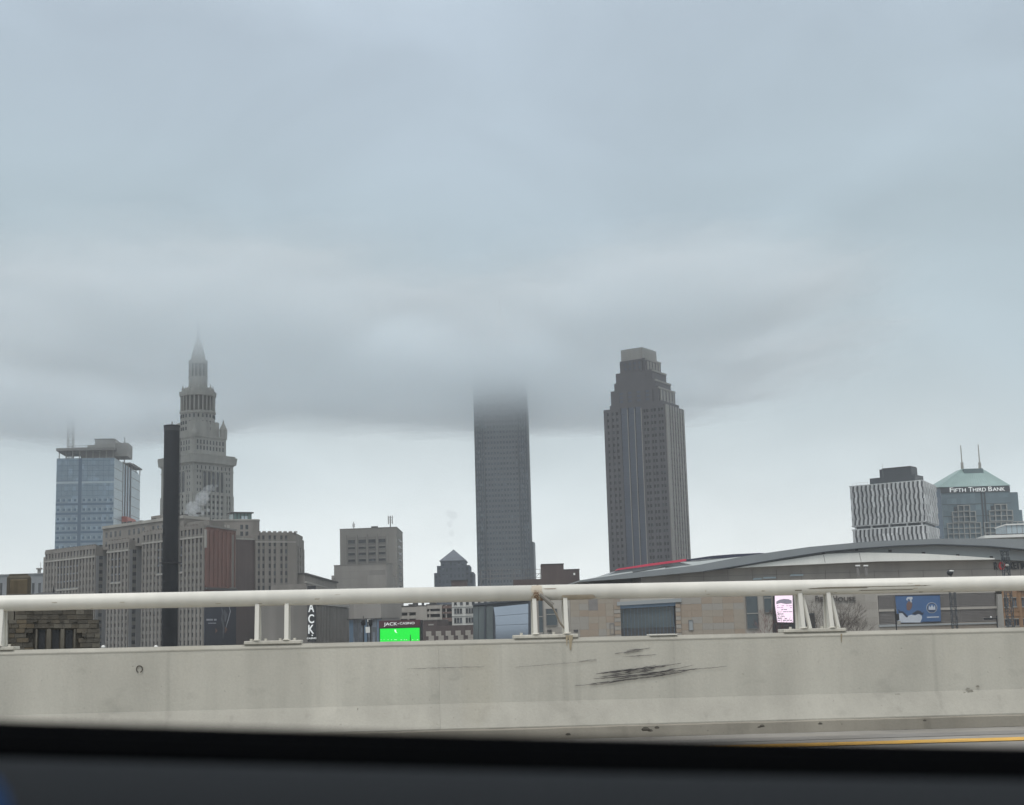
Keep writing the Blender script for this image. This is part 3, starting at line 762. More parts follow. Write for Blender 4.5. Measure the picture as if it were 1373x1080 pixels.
# rooftop masts
for px, py, h in ((471.5,700,0),(521,692,1)):
    p = F.pt(F.uz(px,705)[0],0,-4); zt2 = V(px,py,p.y).z
    m_ = b.new().tube((p.x,p.y,zt),(p.x,p.y,zt2),.3 if h else .2,n=5)
    for k in range(4 if h else 2):
        zz_ = zt+(zt2-zt)*(.45+.14*k); w_ = 1.1 if h else .5
        m_.tube((p.x-w_,p.y,zz_),(p.x+w_,p.y,zz_),.09,n=4)
        for sx in (-1,1): m_.tube((p.x+sx*w_,p.y,zz_-.7),(p.x+sx*w_,p.y,zz_+.9),.22 if h else .12,n=5)
    b.one('antenna_mast', M['conc_dk'], m_)
b.done()
b = Bld('blank_tan_block', V(519,800,728), 'blank windowless beige block with stepped shoulders, in front of the tan tower', 'building')
F = Face(V(448,790,735), V(518.5,790,728)); S = Face(V(518.5,790,728), V(531,790,755))
zt = V(485,757.5,731).z
b.one('wall', M['tan'], b.new().prism([F.xy(0),F.xy(F.w),F.xy(F.w,-10),F.xy(0,-10)], GZ, zt))
b.one('coping', M['tan_sh'], b.new().prism([F.xy(-.15,.2),F.xy(F.w+.15,.2),F.xy(F.w+.15,-10),F.xy(-.15,-10)], zt, zt+.35))
for k in range(1,6):
    z = zt-k*3.4; b.mb('panel_joint', M['tan_sh'], True).fbox(F.A,F.u,F.n,.05,F.w-.05,z,z+.14,-.1,.04)
b.one('side_wall', M['tan'], b.new().prism([S.xy(0,-.05),S.xy(S.w),S.xy(S.w,-10),S.xy(0,-10)], GZ, V(525,772,740).z))
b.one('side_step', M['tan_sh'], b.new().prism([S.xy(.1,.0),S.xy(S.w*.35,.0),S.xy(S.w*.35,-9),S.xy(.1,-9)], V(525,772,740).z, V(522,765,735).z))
L_ = Face(V(444.5,790,734), V(448,790,734)); b.one('left_step', M['tan'], b.new().fbox(L_.A,L_.u,L_.n,0,L_.w-.05,GZ,V(446,772,734).z,-9,-.2))
b.done()
# beige curved base block below the rail
F = Face(V(466,830,560), V(511,830,552))
b = Bld('curved_beige_block', F.pt(F.w/2, GZ), 'beige block with rounded corner above a blue glazed base, left of green screen', 'building')
zt = V(490,803,556).z; zb = V(490,829.5,556).z
r = 3.2
q = [F.xy(r)]+[F.xy(F.w), F.xy(F.w,-14), F.xy(0,-14), F.xy(0,-r), F.xy(.3*r,-.3*r)]
b.one('wall', M['tan'], b.new().prism(q, zb, zt))
b.one('base_wall', M['conc_dk'], b.new().fbox(F.A,F.u,F.n,.3,F.w-.3,GZ,zb,-13,-.6))
n = 7
for k in range(n):
    a = .3+k*(F.w-.6)/n; b.one('window_pane', M['glass_tower'] if k % 3 else M['glass_blue_dk'], b.new().fbox(F.A,F.u,F.n,a+.12,a+(F.w-.6)/n-.12,GZ+.5,zb-.05,-.6,-.45))
b.one('awning', M['roofdk'], b.new().fbox(F.A,F.u,F.n,0,F.w,zb-.4,zb+.02,-.5,.5))
b.done()

# ---- far peaked block
b = Bld('peaked_postmodern_tower', V(607,790,1000), 'small blue grey tower with a pointed roof and stepped shoulders', 'building')
pk = mat('peaked_blue_stone',(.135,.15,.18),.7,.07,.05); pk2 = mat('peaked_roof_slate',(.19,.20,.23),.6,.05,.05)
def tier(px0, px1, py, Y, D):
    a, c_ = V(px0,770,Y), V(px1,770,Y); F = Face(a, c_); zt = V((px0+px1)/2, py, Y).z
    b.one('tier', pk, b.new().fbox(F.A,F.u,F.n,0,F.w,GZ,zt,-D,0))
    b.facade(F, .4, F.w-.4, zt-22, zt-1.2, reg(max(5,int(F.w/2.6)),.55), 5, .6, .25, pk, pk, M['glass_tower'])
    return F, zt
tier(582,635,768,1000,46); tier(586,630,758.5,997,40); F, zt = tier(591,624,751.5,994,34)
za = V(607,737,1010).z
b.one('roof', pk2, b.new().add([F.pt(-.6,zt,.5),F.pt(F.w+.6,zt,.5),F.pt(F.w+.6,zt,-34),F.pt(-.6,zt,-34),F.pt(F.w/2,za,-16)],[(0,1,4),(1,2,4),(2,3,4),(3,0,4),(3,2,1,0)]))
b.one('cornice', pk2, b.new().fbox(F.A,F.u,F.n,-.7,F.w+.7,zt-.7,zt-.02,-34,.7))
b.done()

# ---- tall slab tower lost in cloud
P0, P1, P2 = V(638.6,700,1150), V(710.2,700,1146), V(712.2,700,1190)
b = Bld('slab_tower_in_cloud', P1, 'tall grey granite slab tower whose upper floors vanish into the low cloud', 'skyscraper')
F = Face(P0, P1); S = Face(P1, P2)
zt = 222
b.one('wall', M['key'], b.new().prism([F.xy(.1,-.3),F.xy(F.w-.1,-.3),S.xy(S.w,-.3),F.xy(.1,-42)], GZ, zt))
n = 17; rows = 54
b.facade(F, 0, F.w, GZ, zt, [(0.004+(k+.24)*.992/n, .004+(k+.76)*.992/n) for k in range(n)], rows, .5, .4, M['key'], M['key_band'], M['glass_tower'])
z = zt
for a, c_ in ((0,.18),(.82,1.0)):
    for k in range(4):
        u = F.w*(a+(c_-a)*(k+.5)/4); b.mb('corner_piers', M['glass_tower'], True).fbox(F.A,F.u,F.n,u-.5,u+.5,GZ,zt,.5,.6)
for u in (F.w*.185, F.w*.815): b.one('pier', M['key'], b.new().fbox(F.A,F.u,F.n,u-.35,u+.35,GZ,zt,.2,1.3))
b.facade(S, 0, S.w, GZ, zt, reg(8,.5), rows, .5, .5, M['key'], M['key_band'], M['glass_tower'])
cx, cy = (F.pt(F.w/2,0,-21).x, F.pt(F.w/2,0,-21).y)
F0 = [F.xy(6,-6),F.xy(F.w-6,-6),F.xy(F.w-6,-38),F.xy(6,-38)]
b.one('upper_setback', M['key'], b.new().prism(F0, zt, 236)); b.one('pyramid_roof', M['steel'], b.new().prism(F0, 236, 262, [(cx+(x-cx)*.05, cy+(y-cy)*.05) for x, y in F0]))
b.one('spire', M['steel'], b.new().tube((cx,cy,260),(cx,cy,284),.8,.2))
b.one('low_wing', M['key'], b.new().fbox(F.A,F.u,F.n,F.w-.4,F.w+2.4,GZ,V(713,727,1150).z,-20,-2))
b.done()

# ---- stepped granite tower
b = Bld('stepped_granite_tower', V(891,700,850), 'tall dark rose granite tower with a stepped crown just touching the cloud', 'skyscraper')
def tow(pl, pc, pr, py, Yc, dl, dr, z0, ref=540):
    P0, P1, P2 = V(pl,ref,Yc+dl), V(pc,ref,Yc), V(pr,ref,Yc+dr)
    F, S = Face(P0,P1), Face(P1,P2); zt = V(pc,py,Yc).z
    p4 = (F.xy(0)[0]+S.xy(S.w)[0]-F.xy(F.w)[0], F.xy(0)[1]+S.xy(S.w)[1]-F.xy(F.w)[1])
    b.one('tier', M['granite'], b.new().prism([F.xy(.05,-.3),F.xy(F.w-.05,-.3),S.xy(S.w-.05,-.3),p4], z0, zt))
    return F, S, zt
F, S, z0t = tow(809.3,891.5,915.3,542,850,19,26,GZ)
# intermediate left steps
for pl, pc, py in ((815,887,536),):
    pass
fr = lambda *ps: [(a, c_) for a, c_ in ps]
small = fr((.055,.085),(.135,.170),(.205,.240)); mid = fr((.285,.385),(.405,.500),(.520,.610)); dbl = fr((.655,.685),(.700,.735),(.775,.805),(.820,.855),(.895,.925),(.94,.97))
rows = int((z0t-GZ)/3.85)
def seg(F, a, c_, z0, z1, bays, rows, win, d, pier, band, glass, top=0):
    wa = F.w*a; wc = F.w*c_
    b.facade(F, wa, wc, z0, z1, [((x-a)/(c_-a),(y-a)/(c_-a)) for x, y in bays], rows, win, d, pier, band, glass, top=top)
seg(F, 0, .265, GZ, z0t, small, rows, .5, .55, M['granite'], M['granite'], M['glass_dk'], 2)
seg(F, .265, .632, GZ, z0t, mid, rows, .68, .7, M['granite_lt'] if False else M['granite'], M['granite_bl'], M['granite_bl'])
seg(F, .632, 1, GZ, z0t, dbl, rows, .5, .55, M['granite'], M['granite'], M['glass_dk'], 2)
for f in (.385,.500,.61):
    b.one('mullion', M['granite_lt'], b.new().fbox(F.A,F.u,F.n,F.w*f+.15,F.w*f+.65,GZ,z0t-1,.3,.95))
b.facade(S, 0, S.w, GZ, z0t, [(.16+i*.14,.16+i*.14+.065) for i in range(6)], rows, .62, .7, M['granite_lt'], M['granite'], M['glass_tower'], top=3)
prev = z0t
for pl, pc, pr, py, Yc, dl, dr in ((815.5,886.5,909,537,851.5,17,23),(817.3,881.8,904.3,518,853,16,23),(822.4,878,899,508,854.5,14.5,21),(825,874.5,893.5,495,856,13.5,19),(831,866,887,480,858,11,17),(833.2,861.7,881.2,465.5,860,9,16)):
    F1, S1, zt = tow(pl, pc, pr, py, Yc, dl, dr, prev-4, 500)
    if pl > 833:
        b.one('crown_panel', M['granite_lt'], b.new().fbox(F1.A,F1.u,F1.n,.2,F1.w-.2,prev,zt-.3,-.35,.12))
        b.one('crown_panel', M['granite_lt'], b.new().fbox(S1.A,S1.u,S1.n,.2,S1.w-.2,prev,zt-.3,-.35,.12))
    elif pl > 815.6:
        nr = max(1,int(round((zt-prev)/3.4)))
        if zt-prev > 7.5 or pl > 830:
            b.facade(F1, F1.w*.12, F1.w*.88, prev, zt-1.6, reg(4,.42,.02), nr, .55, .3, M['granite'], M['granite'], M['granite_bl'])
            b.facade(S1, S1.w*.1, S1.w*.9, prev, zt-1.6, reg(4,.36,.04), nr, .6, .3, M['granite_lt'], M['granite'], M['glass_tower'])
        b.one('tier_coping', M['granite_lt'], b.new().fbox(S1.A,S1.u,S1.n,.1,S1.w-.1,zt-1.2,zt-.1,-.35,.2))
    prev = zt
b.done()

# ---- brown brick block with a roof frame, centre
b = Bld('dark_brown_brick_block', V(740,800,470), 'dark brown brick block with stepped roof and thin roof frame, above the rail joint', 'building')
F = Face(V(688,790,470), V(777,790,470))
def bx(pa, pb, py, d0, d1, nm='wall', mt='dkbrick', pyb=None):
    ua, zt = F.uz(pa,py,d1); ub, _ = F.uz(pb,py,d1); zb_ = GZ if pyb is None else F.uz(pa,pyb,d1)[1]
    o = b.one(nm, M[mt], b.new().fbox(F.A,F.u,F.n,ua,ub,zb_,zt,d0,d1)); return ua, ub, zt
zlow = bx(688,777,777.6,-20,0)[2]
ua, ub, zt = bx(725.8,755.6,757.5,-16,-.5); b.one('coping', M['roofdk'], b.new().fbox(F.A,F.u,F.n,ua-.1,ub+.1,zt,zt+.25,-16,-.35))
ua, ub, zt = bx(755.4,776.8,764.6,-15,-.4); b.one('coping', M['roofdk'], b.new().fbox(F.A,F.u,F.n,ua,ub+.1,zt,zt+.25,-15,-.25))
u, z = F.uz(770,770,-.4); b.one('wall_lamp', M['white'], b.new().fbox(F.A,F.u,F.n,u-.3,u+.3,z-.35,z+.35,-.4,-.05), bevel=.08)
fr_ = b.new(); d = -8
for px in (645,657.5,673,689,705,724.5):
    q = F.pt(F.uz(px,775,d)[0],0,d); fr_.tube((q.x,q.y,GZ if px<688 else zlow),(q.x,q.y,V(px,764,q.y).z),.09,n=4)
for py in (764.5,770.5,775.5):
    a_, c_ = F.uz(645,py+.6,d), F.uz(725,py-1,d); fr_.tube(F.pt(a_[0],a_[1],d),F.pt(c_[0],c_[1],d),.07,n=4)
for px in (659,683,707,716):
    a_, c_ = F.uz(px,776,d), F.uz(px+9,768,d); fr_.tube(F.pt(a_[0],a_[1],d),F.pt(c_[0],c_[1],d),.05,n=4)
b.one('roof_frame', M['conc_dk'], fr_)
b.done()
b = Bld('low_brown_shed', V(616,800,640), 'small low brown shed roof just above the rail, below the pointed tower', 'building')
F = Face(V(605,782,640),V(626,782,640)); zt=V(615,779,640).z
b.one('wall', M['dkbrick'], b.new().fbox(F.A,F.u,F.n,0,F.w,GZ,zt,-8,0)); b.one('roof', M['roofdk'], b.new().fbox(F.A,F.u,F.n,-.2,F.w+.2,zt,zt+.4,-8.2,.3)); b.done()

# ---- parking garage
b = Bld('parking_garage', V(530,830,600), 'beige parking garage with open decks behind the green screen', 'garage')
F = Face(V(496,830,602), V(606,830,598))
deck = mat('beige_concrete',(.36,.335,.30),.9,.1,.1,.1)
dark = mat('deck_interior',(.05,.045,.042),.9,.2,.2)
zt = F.uz(530,815)[1]
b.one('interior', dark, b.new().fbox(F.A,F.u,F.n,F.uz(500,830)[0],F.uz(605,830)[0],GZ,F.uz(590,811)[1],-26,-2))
ua = F.uz(496,830)[0]; ub = F.uz(559,830)[0]
for y0, y1 in ((822,815),(830.5,826.2),(839,834.5),(850,843)):
    b.one('deck_wall', deck, b.new().fbox(F.A,F.u,F.n,ua,ub,F.uz(530,y0)[1],F.uz(530,y1)[1],-2.2,0))
for px in (496.6,511,523,535.3,547.3,558.6):
    u = F.uz(px,825)[0]; b.one('column', deck, b.new().fbox(F.A,F.u,F.n,u-.35,u+.35,GZ,zt-.3,-2.1,-.06))
b.one('blank_wall', deck, b.new().fbox(F.A,F.u,F.n,ub,F.uz(572.5,825)[0],GZ,F.uz(566,813.5)[1],-12,.1))
uc, ud, ue = F.uz(572.5,825)[0], F.uz(591,825)[0], F.uz(606,825)[0]
for y0, y1 in ((816.5,812),(823.5,820),(834,828),(846,840)):
    b.one('deck_wall', deck, b.new().fbox(F.A,F.u,F.n,uc+.1,ud,F.uz(580,y0)[1],F.uz(580,y1)[1],-2.2,-.1))
    b.one('deck_wall', mat('rusty_deck',(.16,.11,.095),.9,.15,.2), b.new().fbox(F.A,F.u,F.n,ud+.5,ue,F.uz(598,y0-.5)[1],F.uz(598,y1+.6)[1],-2.2,-.2))
b.one('column', deck, b.new().fbox(F.A,F.u,F.n,ud-.3,ud+.5,GZ,F.uz(590,811)[1],-2,.05))
for px in (576,598): 
    u = F.uz(px,825)[0]; b.one('column', deck, b.new().fbox(F.A,F.u,F.n,u-.2,u+.2,GZ,F.uz(590,812)[1],-2,-.3))
# roof clutter with gaps of sky
b.one('stair_box', M['glass_pale'], b.new().fbox(F.A,F.u,F.n,F.uz(515,810)[0],F.uz(528,810)[0],zt,F.uz(520,806)[1],-8,-3))
for px, w_, y in ((534,2,812),(548,7,810),(553,5,808),(559,4,811.5),(571,5,810),(577,8,808),(586,6,811),(563,1.2,806),(543,1,812)):
    u = F.uz(px,812)[0]; b.one('roof_unit', M['roofdk'], b.new().fbox(F.A,F.u,F.n,u-w_*.157,u+w_*.157,zt-1,F.uz(px,y)[1],-9,-5))
b.done()
# reddish low building and chequered base
b = Bld('red_brown_low_building', V(575,840,520), 'small red brown brick building right of the green screen', 'building')
F = Face(V(563,845,522), V(586,845,520)); zt = F.uz(575,832.5)[1]
b.one('wall', M['dkbrick'], b.new().fbox(F.A,F.u,F.n,0,F.w,GZ,zt,-12,0)); b.one('coping', M['lime_band'], b.new().fbox(F.A,F.u,F.n,-.1,F.w+.1,zt,zt+.3,-12,.15))
u, z = F.uz(578,837); b.one('vent', M['conc'], b.new().fbox(F.A,F.u,F.n,u-1,u+1,z-.5,z,0,.15)); b.done()
b = Bld('chequered_wall', V(600,850,500), 'dark low wall with staggered beige stone blocks, beside the green screen', 'wall')
F = Face(V(567,848,502), V(640,848,499)); zt = F.uz(600,839)[1]
b.one('backing_wall', M['dkbrick'], b.new().fbox(F.A,F.u,F.n,0,F.w,GZ,zt,-2,0))
blk = b.new().fbox(F.A,F.u,F.n,0,1.75,0,1.15,-.05,.22); me0 = None
o0 = None; zr = F.uz(600,857)[1]
for r in range(6):
    z = zr+r*(zt-zr)/6-2
    for k in range(12):
        u = .3+k*1.75+( .0 if (r//2) % 2 else .85)
        if u > F.w-1.8 or (k+r//2) % 2: continue
        if o0 is None:
            q = MB().fbox(Vector((0,0,0)),F.u,F.n,0,1.9,0,.95,-.05,.2); o0 = q.build('stone_block', deck, b.root)
            o = o0
        else:
            o = o0.copy(); col.objects.link(o); o.parent = b.root
        o.location = F.pt(u,z)-b.base
b.done()
# ---- white office building with three-pane windows
b = Bld('white_office_building', V(640,830,540), 'white office building with small square top windows and three-pane windows below', 'office block')
wh = mat('white_stone_wall',(.52,.52,.495),.85,.06,.1,.08); 
F = Face(V(606,820,540), V(738,820,536)); zt = F.uz(640,797)[1]
b.one('wall', wh, b.new().fbox(F.A,F.u,F.n,0,F.w,GZ,zt,-20,0))
b.one('cornice', wh, b.new().fbox(F.A,F.u,F.n,-.2,F.w+.2,zt,zt+.5,-20,.5))
for py in (813.5,825.8,838.5):
    z = F.uz(620,py)[1]; b.one('ledge', wh, b.new().fbox(F.A,F.u,F.n,0,F.w,z-.12,z+.12,0,.25))
def win3(px0, px1, py0, py1, n, proto=[]):
    ua, z0 = F.uz(px0,py0); ub, z1 = F.uz(px1,py1)
    w = b.one('window', M['conc_dk'], b.new().fbox(F.A,F.u,F.n,ua-.05,ub+.05,z0-.1,z0,0,.15))
    pw = (ub-ua)/n
    for k in range(n): b.one('pane', M['glass_dk'], b.new().fbox(F.A,F.u,F.n,ua+k*pw+.1,ua+(k+1)*pw-.1,z0,z1,0,.06), parent=w)
k = 0
while 608.5+k*8 < 734:
    x = 608.5+k*8; dy = -(x-620)*.0275; win3(x,x+4.2,811.2+dy,806.8+dy,1); k += 1
for row in ((823,815.8),(835.6,828.3)):
    for x in (608.8,624.2,640,655.5): dy = -(x-616)*.0275; win3(x,x+11,row[0]+dy,row[1]+dy,3)
b.done()

# ---- dark framed glass building
b = Bld('glass_corner_building', V(670,830,430), 'dark framed glass building with one large sky-reflecting pane, left of the rail joint', 'building')
F = Face(V(634,830,436), V(712,830,428)); zt = F.uz(634,811)[1]; 
frm = mat('dark_blue_frame',(.05,.06,.075),.5,.1,.3)
zR_ = F.uz(711,803)[1]
b.one('body', frm, b.poly(b.new(), F, [(0,GZ),(F.w,GZ),(F.w,zR_),(0,zt)], -14, -.35, px=False))
b.one('top_frame', frm, b.poly(b.new(), F, [(634,812.5),(712,804.8),(712,801.8),(634,809.8)], -.4, .3))
b.one('side_frame', frm, b.poly(b.new(), F, [(708.8,862),(712.5,862),(712.5,806),(708.8,806)], -.4, .25))
gg = mat('green_grey_glass',(.08,.10,.105),.12,.25,.12); mirror = mat('sky_mirror_glass',(.30,.35,.42),.06,.05,.05,metal=1)
for a, c_ in ((634.2,641),(641.4,649),(651.5,660.8)):
    b.one('glass_pane', gg, b.poly(b.new(), F, [(a,862),(c_,862),(c_,813),(a,813.8)], -.3, -.15))
b.one('mullion', frm, b.poly(b.new(), F, [(649,862),(651.5,862),(651.5,812),(649,812.4)], -.35, .1))
for (x0,y0,x1,y1,x2,y2,x3,y3) in ((661.5,814.5,708.5,809.8,708.5,822.6,663.5,826.2),(663.5,826.6,708.5,823,708.5,836.8,664.2,838.6),(664.2,839,708.5,837.2,708.5,862,664.2,862)):
    b.one('mirror_pane', mirror, b.poly(b.new(), F, [(x0,y0),(x1,y1),(x2,y2),(x3,y3)], -.3, -.1))
b.done()

# ---- casino screen sign
b = Bld('casino_screen_sign', V(536,850,380), 'electronic sign with a bright green screen under a maroon JACK CASINO header', 'sign')
F = Face(V(508.5,848,381), V(566.5,848,379))
mar = mat('maroon_header',(.075,.022,.03),.5,.1,.5)
b.one('cabinet', M['black'], b.poly(b.new(), F, [(508.3,868),(565.5,868),(565.5,831.5),(508.3,833.2)], -1.2, 0))
b.one('header', mar, b.poly(b.new(), F, [(508.4,842),(563.6,840.6),(563.6,831.2),(508.4,832.8)], 0, .25))
gr = mat('green_led',(.0,.05,.0),.5,.04,3,emit=(.0,.80,.045),estr=1.0)
b.one('screen', gr, b.poly(b.new(), F, [(509.8,866),(562.6,866),(562.6,842),(509.8,843.4)], 0, .12))
cw = mat('screen_white_glyph',(.2,.3,.2),.5,0,1,emit=(.75,.95,.8),estr=.9)
b.one('screen_mark', cw, b.poly(b.new(), F, [(528.8,844.6),(531.2,844.4),(531.4,847),(533,849.2),(531,848.8),(529.4,847)], .12, .15))
b.one('screen_mark', mat('dark_green_mark',(.0,.05,.01),.5), b.poly(b.new(), F, [(549.6,860),(551,860),(551,851.5),(550.2,851.2)], .12, .15))
for k in range(12):
    x = 511+k*4.3+random.uniform(-1,1); b.mb('screen_specks', cw, True).fbox(F.A,F.u,F.n,F.uz(x,855)[0],F.uz(x+random.uniform(.4,1.6),855)[0],F.uz(x,858.4)[1],F.uz(x,857.6)[1],.12,.14)
text(b, 'JACK', F, 514.8, 532.6, 840.3, 834.8, .25, M['signwhite'], depth=.08)
text(b, 'CASINO', F, 536, 555.8, 837.4, 834.4, .25, M['signwhite'], depth=.08)
b.one('diamond', M['signwhite'], b.poly(b.new(), F, [(533.6,836.6),(534.3,835.8),(535,836.6),(534.3,837.4)], .25, .33))
b.one('post', M['black'], b.new().fbox(F.A,F.u,F.n,F.w*.45,F.w*.55,GZ,F.uz(535,860)[1],-.9,-.2))
b.done()
# street signals
for i, (px, lab) in enumerate(((487.5,'black ornate signal post with a pointed top, left of the white panel'),(497,'black signal post right of the white panel'))):
    P = V(px,850,210); b = Bld('signal_post', P, lab, 'street signal', 'signal posts left of the green screen')
    z0 = P.z; zt = V(px,826 if i == 0 else 833,210).z; zm = V(px,839,210).z
    b.one('post', M['black'], b.new().lathe((P.x,P.y,0),[(.13,GZ),(.1,zt-.8)],8))
    b.one('finial', M['black'], b.new().lathe((P.x,P.y,0),[(.1,zt-.8),(.22,zt-.6),(.06,zt-.35),(.03,zt)],8))
    b.one('signal_head', M['black'], b.new().box(P.x-.32,P.x+.28,P.y-.25,P.y+.2,zm,zm+.9), bevel=.05)
    b.one('visor', M['black'], b.new().box(P.x-.36,P.x-.1,P.y-.45,P.y-.2,zm+.3,zm+.5))
    b.done()
P = V(492.5,840,212); b = Bld('white_sign_panel', P, 'small white sign panel on a bracket between the two black signal posts', 'sign')
F = Face(V(489.5,845,212), V(498,845,212))
b.one('panel', M['white'], b.poly(b.new(), F, [(490,841),(497.5,840.8),(497.8,848.5),(490.6,849)], -.05, .05)); b.one('upper_panel', M['white'], b.poly(b.new(), F, [(492.5,831),(496.5,830),(495.5,838),(493.5,838)], -.05, .05))
b.one('post', M['black'], b.new().tube((P.x,P.y+.2,GZ),(P.x,P.y+.2,P.z+1),.06)); b.done()
# ---- zigzag panelled office building
b = Bld('zigzag_panel_tower', V(1238,700,800), 'boxy office tower with white zigzag vertical panels and a dark rooftop box', 'office block')
pw_ = mat('white_metal_panel',(.56,.57,.57),.55,.07,.08,cells=((2.2,2.2,5.2),.45)); pd_ = mat('grey_window_strip',(.06,.065,.078),.35,.1,.1)
F = Face(V(1141.5,690,826), V(1240,690,800)); S = Face(V(1240,690,800), V(1256.5,690,838))
zt = V(1238,644.8,800).z; zg1 = V(1240,699,800).z; zg0 = V(1240,705,800).z
p4 = (F.xy(0)[0]+S.xy(S.w)[0]-F.xy(F.w)[0], F.xy(0)[1]+S.xy(S.w)[1]-F.xy(F.w)[1])
ft = [F.xy(0,-.3),F.xy(F.w,-.3),S.xy(S.w,-.3),p4]
b.one('upper_body', pd_, b.new().prism(ft, zg1, zt)); b.one('lower_body', pd_, b.new().prism(ft, GZ, zg0))
fi = [F.xy(1,-1.4),F.xy(F.w-.4,-1.4),S.xy(S.w-1,-1.4),p4]
b.one('recessed_floor', M['ft_dk'], b.new().prism(fi, zg0, zg1))
for z, t in ((zt,.5),(zg1-.5,.55),(zg0-.1,.6)):
    b.one('edge_band', pw_, b.new().prism([F.xy(-.2,.4),F.xy(F.w+.1,.4),S.xy(S.w+.1,.3),p4], z, z+t))
def zig(Fc, n, z0, z1, rows, wfr=.5, amp=.13, d=.7):
    pit = Fc.w/n; h = (z1-z0)/rows; mbx = b.mb('zigzag_panels', pw_, True)
    for k in range(n):
        for r in range(rows):
            s0 = amp*pit*(1 if r % 2 else -1)*(1 if k % 2 or True else -1)
            ua = Fc.w*0+k*pit+pit*(1-wfr)/2; ub = ua+pit*wfr
            za, zb_ = z0+r*h, z0+(r+1)*h-.02
            q = [(ua+s0,za),(ub+s0,za),(ub-s0*.1,zb_),(ua-s0*.1,zb_)]
            dd = d + (0.35 if (r+k) % 2 else 0)
            b.poly(mbx, Fc, q, -.2, dd, px=False)
zig(F, 17, zg1+.1, zt, 7); zig(F, 17, V(1190,738,812).z, zg0-.1, 3)
zig(S, 10, zg1+.1, zt, 7, .7, .1, .5); zig(S, 10, V(1190,738,812).z, zg0-.1, 3, .7, .1, .5)
for px in (1146.5,1168,1192,1216,1236):
    u = F.uz(px,705)[0]; b.one('column', pw_, b.new().fbox(F.A,F.u,F.n,u-.4,u+.4,zg0,zg1,-1.2,-.2))
def rb(pa, pb, py, z0, d0, d1, nm='rooftop_plant'):
    ua, ztt = F.uz(pa,py,d1); ub, _ = F.uz(pb,py,d1); b.one(nm, M['ft_dk'], b.new().fbox(F.A,F.u,F.n,ua,ub,z0,ztt,d0,d1)); return ztt
z1_ = rb(1166,1227,642,zt,-16,-3); z2_ = rb(1179,1222,630,z1_,-14,-5); b.one('plant_cap', M['roofdk'], b.new().fbox(F.A,F.u,F.n,F.uz(1183,632,-5)[0],F.uz(1221,632,-5)[0],z2_,z2_+.5,-14.3,-4.7))
rl = b.new()
for pa, pb in ((1143,1163),(1227,1238)):
    ua, ub = F.uz(pa,650)[0], F.uz(pb,650)[0]
    for k in range(5):
        u = ua+(ub-ua)*k/4; rl.tube(F.pt(u,zt+.5,-.5),F.pt(u,zt+2,-.5),.05,n=4)
    rl.tube(F.pt(ua,zt+2,-.5),F.pt(ub,zt+2,-.5),.05,n=4)
b.one('roof_railing', M['conc'], rl)
p = F.pt(F.uz(1179,630)[0],0,-5); b.one('antenna', M['conc'], b.new().tube((p.x,p.y,zt),(p.x,p.y,V(1179,622,p.y).z),.08,n=4))
b.done()

# ---- teal roofed bank tower
b = Bld('teal_roofed_tower', V(1310,700,900), 'grey glass tower with a teal hipped roof, two masts and a FIFTH THIRD BANK sign', 'skyscraper')
F = Face(V(1263.8,690,900), V(1356.6,690,900))
zs0 = F.uz(1310,660.3)[1]; zs1 = F.uz(1310,652.5)[1]
b.one('body', M['ft_glass'], b.new().fbox(F.A,F.u,F.n,0,F.w,GZ,zs0,-44,-.05))
b.one('body_flank', M['glass_blue_dk'], b.new().prism([F.xy(-2.6,-14),F.xy(-.02,-.6),F.xy(-.02,-44),F.xy(-2.6,-44)], GZ, zs1))
for px, py, d in ((1364.5,660.5,-1.2),(1370.3,684.5,-1.8)):
    u0, zt_ = F.uz(1350,py,d); u1, _ = F.uz(px,py,d); b.one('shoulder', M['ft_glass'], b.new().fbox(F.A,F.u,F.n,F.w-8,u1,GZ,zt_,-42,d))
b.one('sign_band', M['ft_dk'], b.new().fbox(F.A,F.u,F.n,-.05,F.w+.05,zs0,zs1,-44,.4))
text(b, 'Fifth Third Bank', F, 1273.5, 1347.5, 660.6, 654.2, .4, M['signwhite'], small=.78, depth=.3, offset=.012) if False else None
def bank():
    cu_parts = (('F',1273.6,1278.2,1),('IFTH',1279,1295,0),('T',1298.6,1304,1),('HIRD',1304.6,1322,0),('B',1325.4,1330.4,1),('ANK',1331.2,1347.4,0))
    for s_, x0, x1, big in cu_parts:
        y0 = 660.2-(x0-1273)*.0275
        text(b, s_, F, x0, x1, y0, y0-(6.0 if big else 4.9), .4, M['signwhite'], depth=.3)
bank()
zr0 = zs1; zr1 = F.uz(1302,628.6,-16)[1]
ra, rb_ = F.uz(1289.5,629,-16)[0], F.uz(1316.5,629,-16)[0]
lo = [F.xy(-2.8,.8),F.xy(F.w+.6,.8),F.xy(F.w+.6,-44),F.xy(-2.8,-44)]; hi = [F.xy(ra,-16),F.xy(rb_,-16),F.xy(rb_,-28),F.xy(ra,-28)]
b.one('hipped_roof', M['teal'], b.new().prism(lo, zr0+.02, zr1, hi))
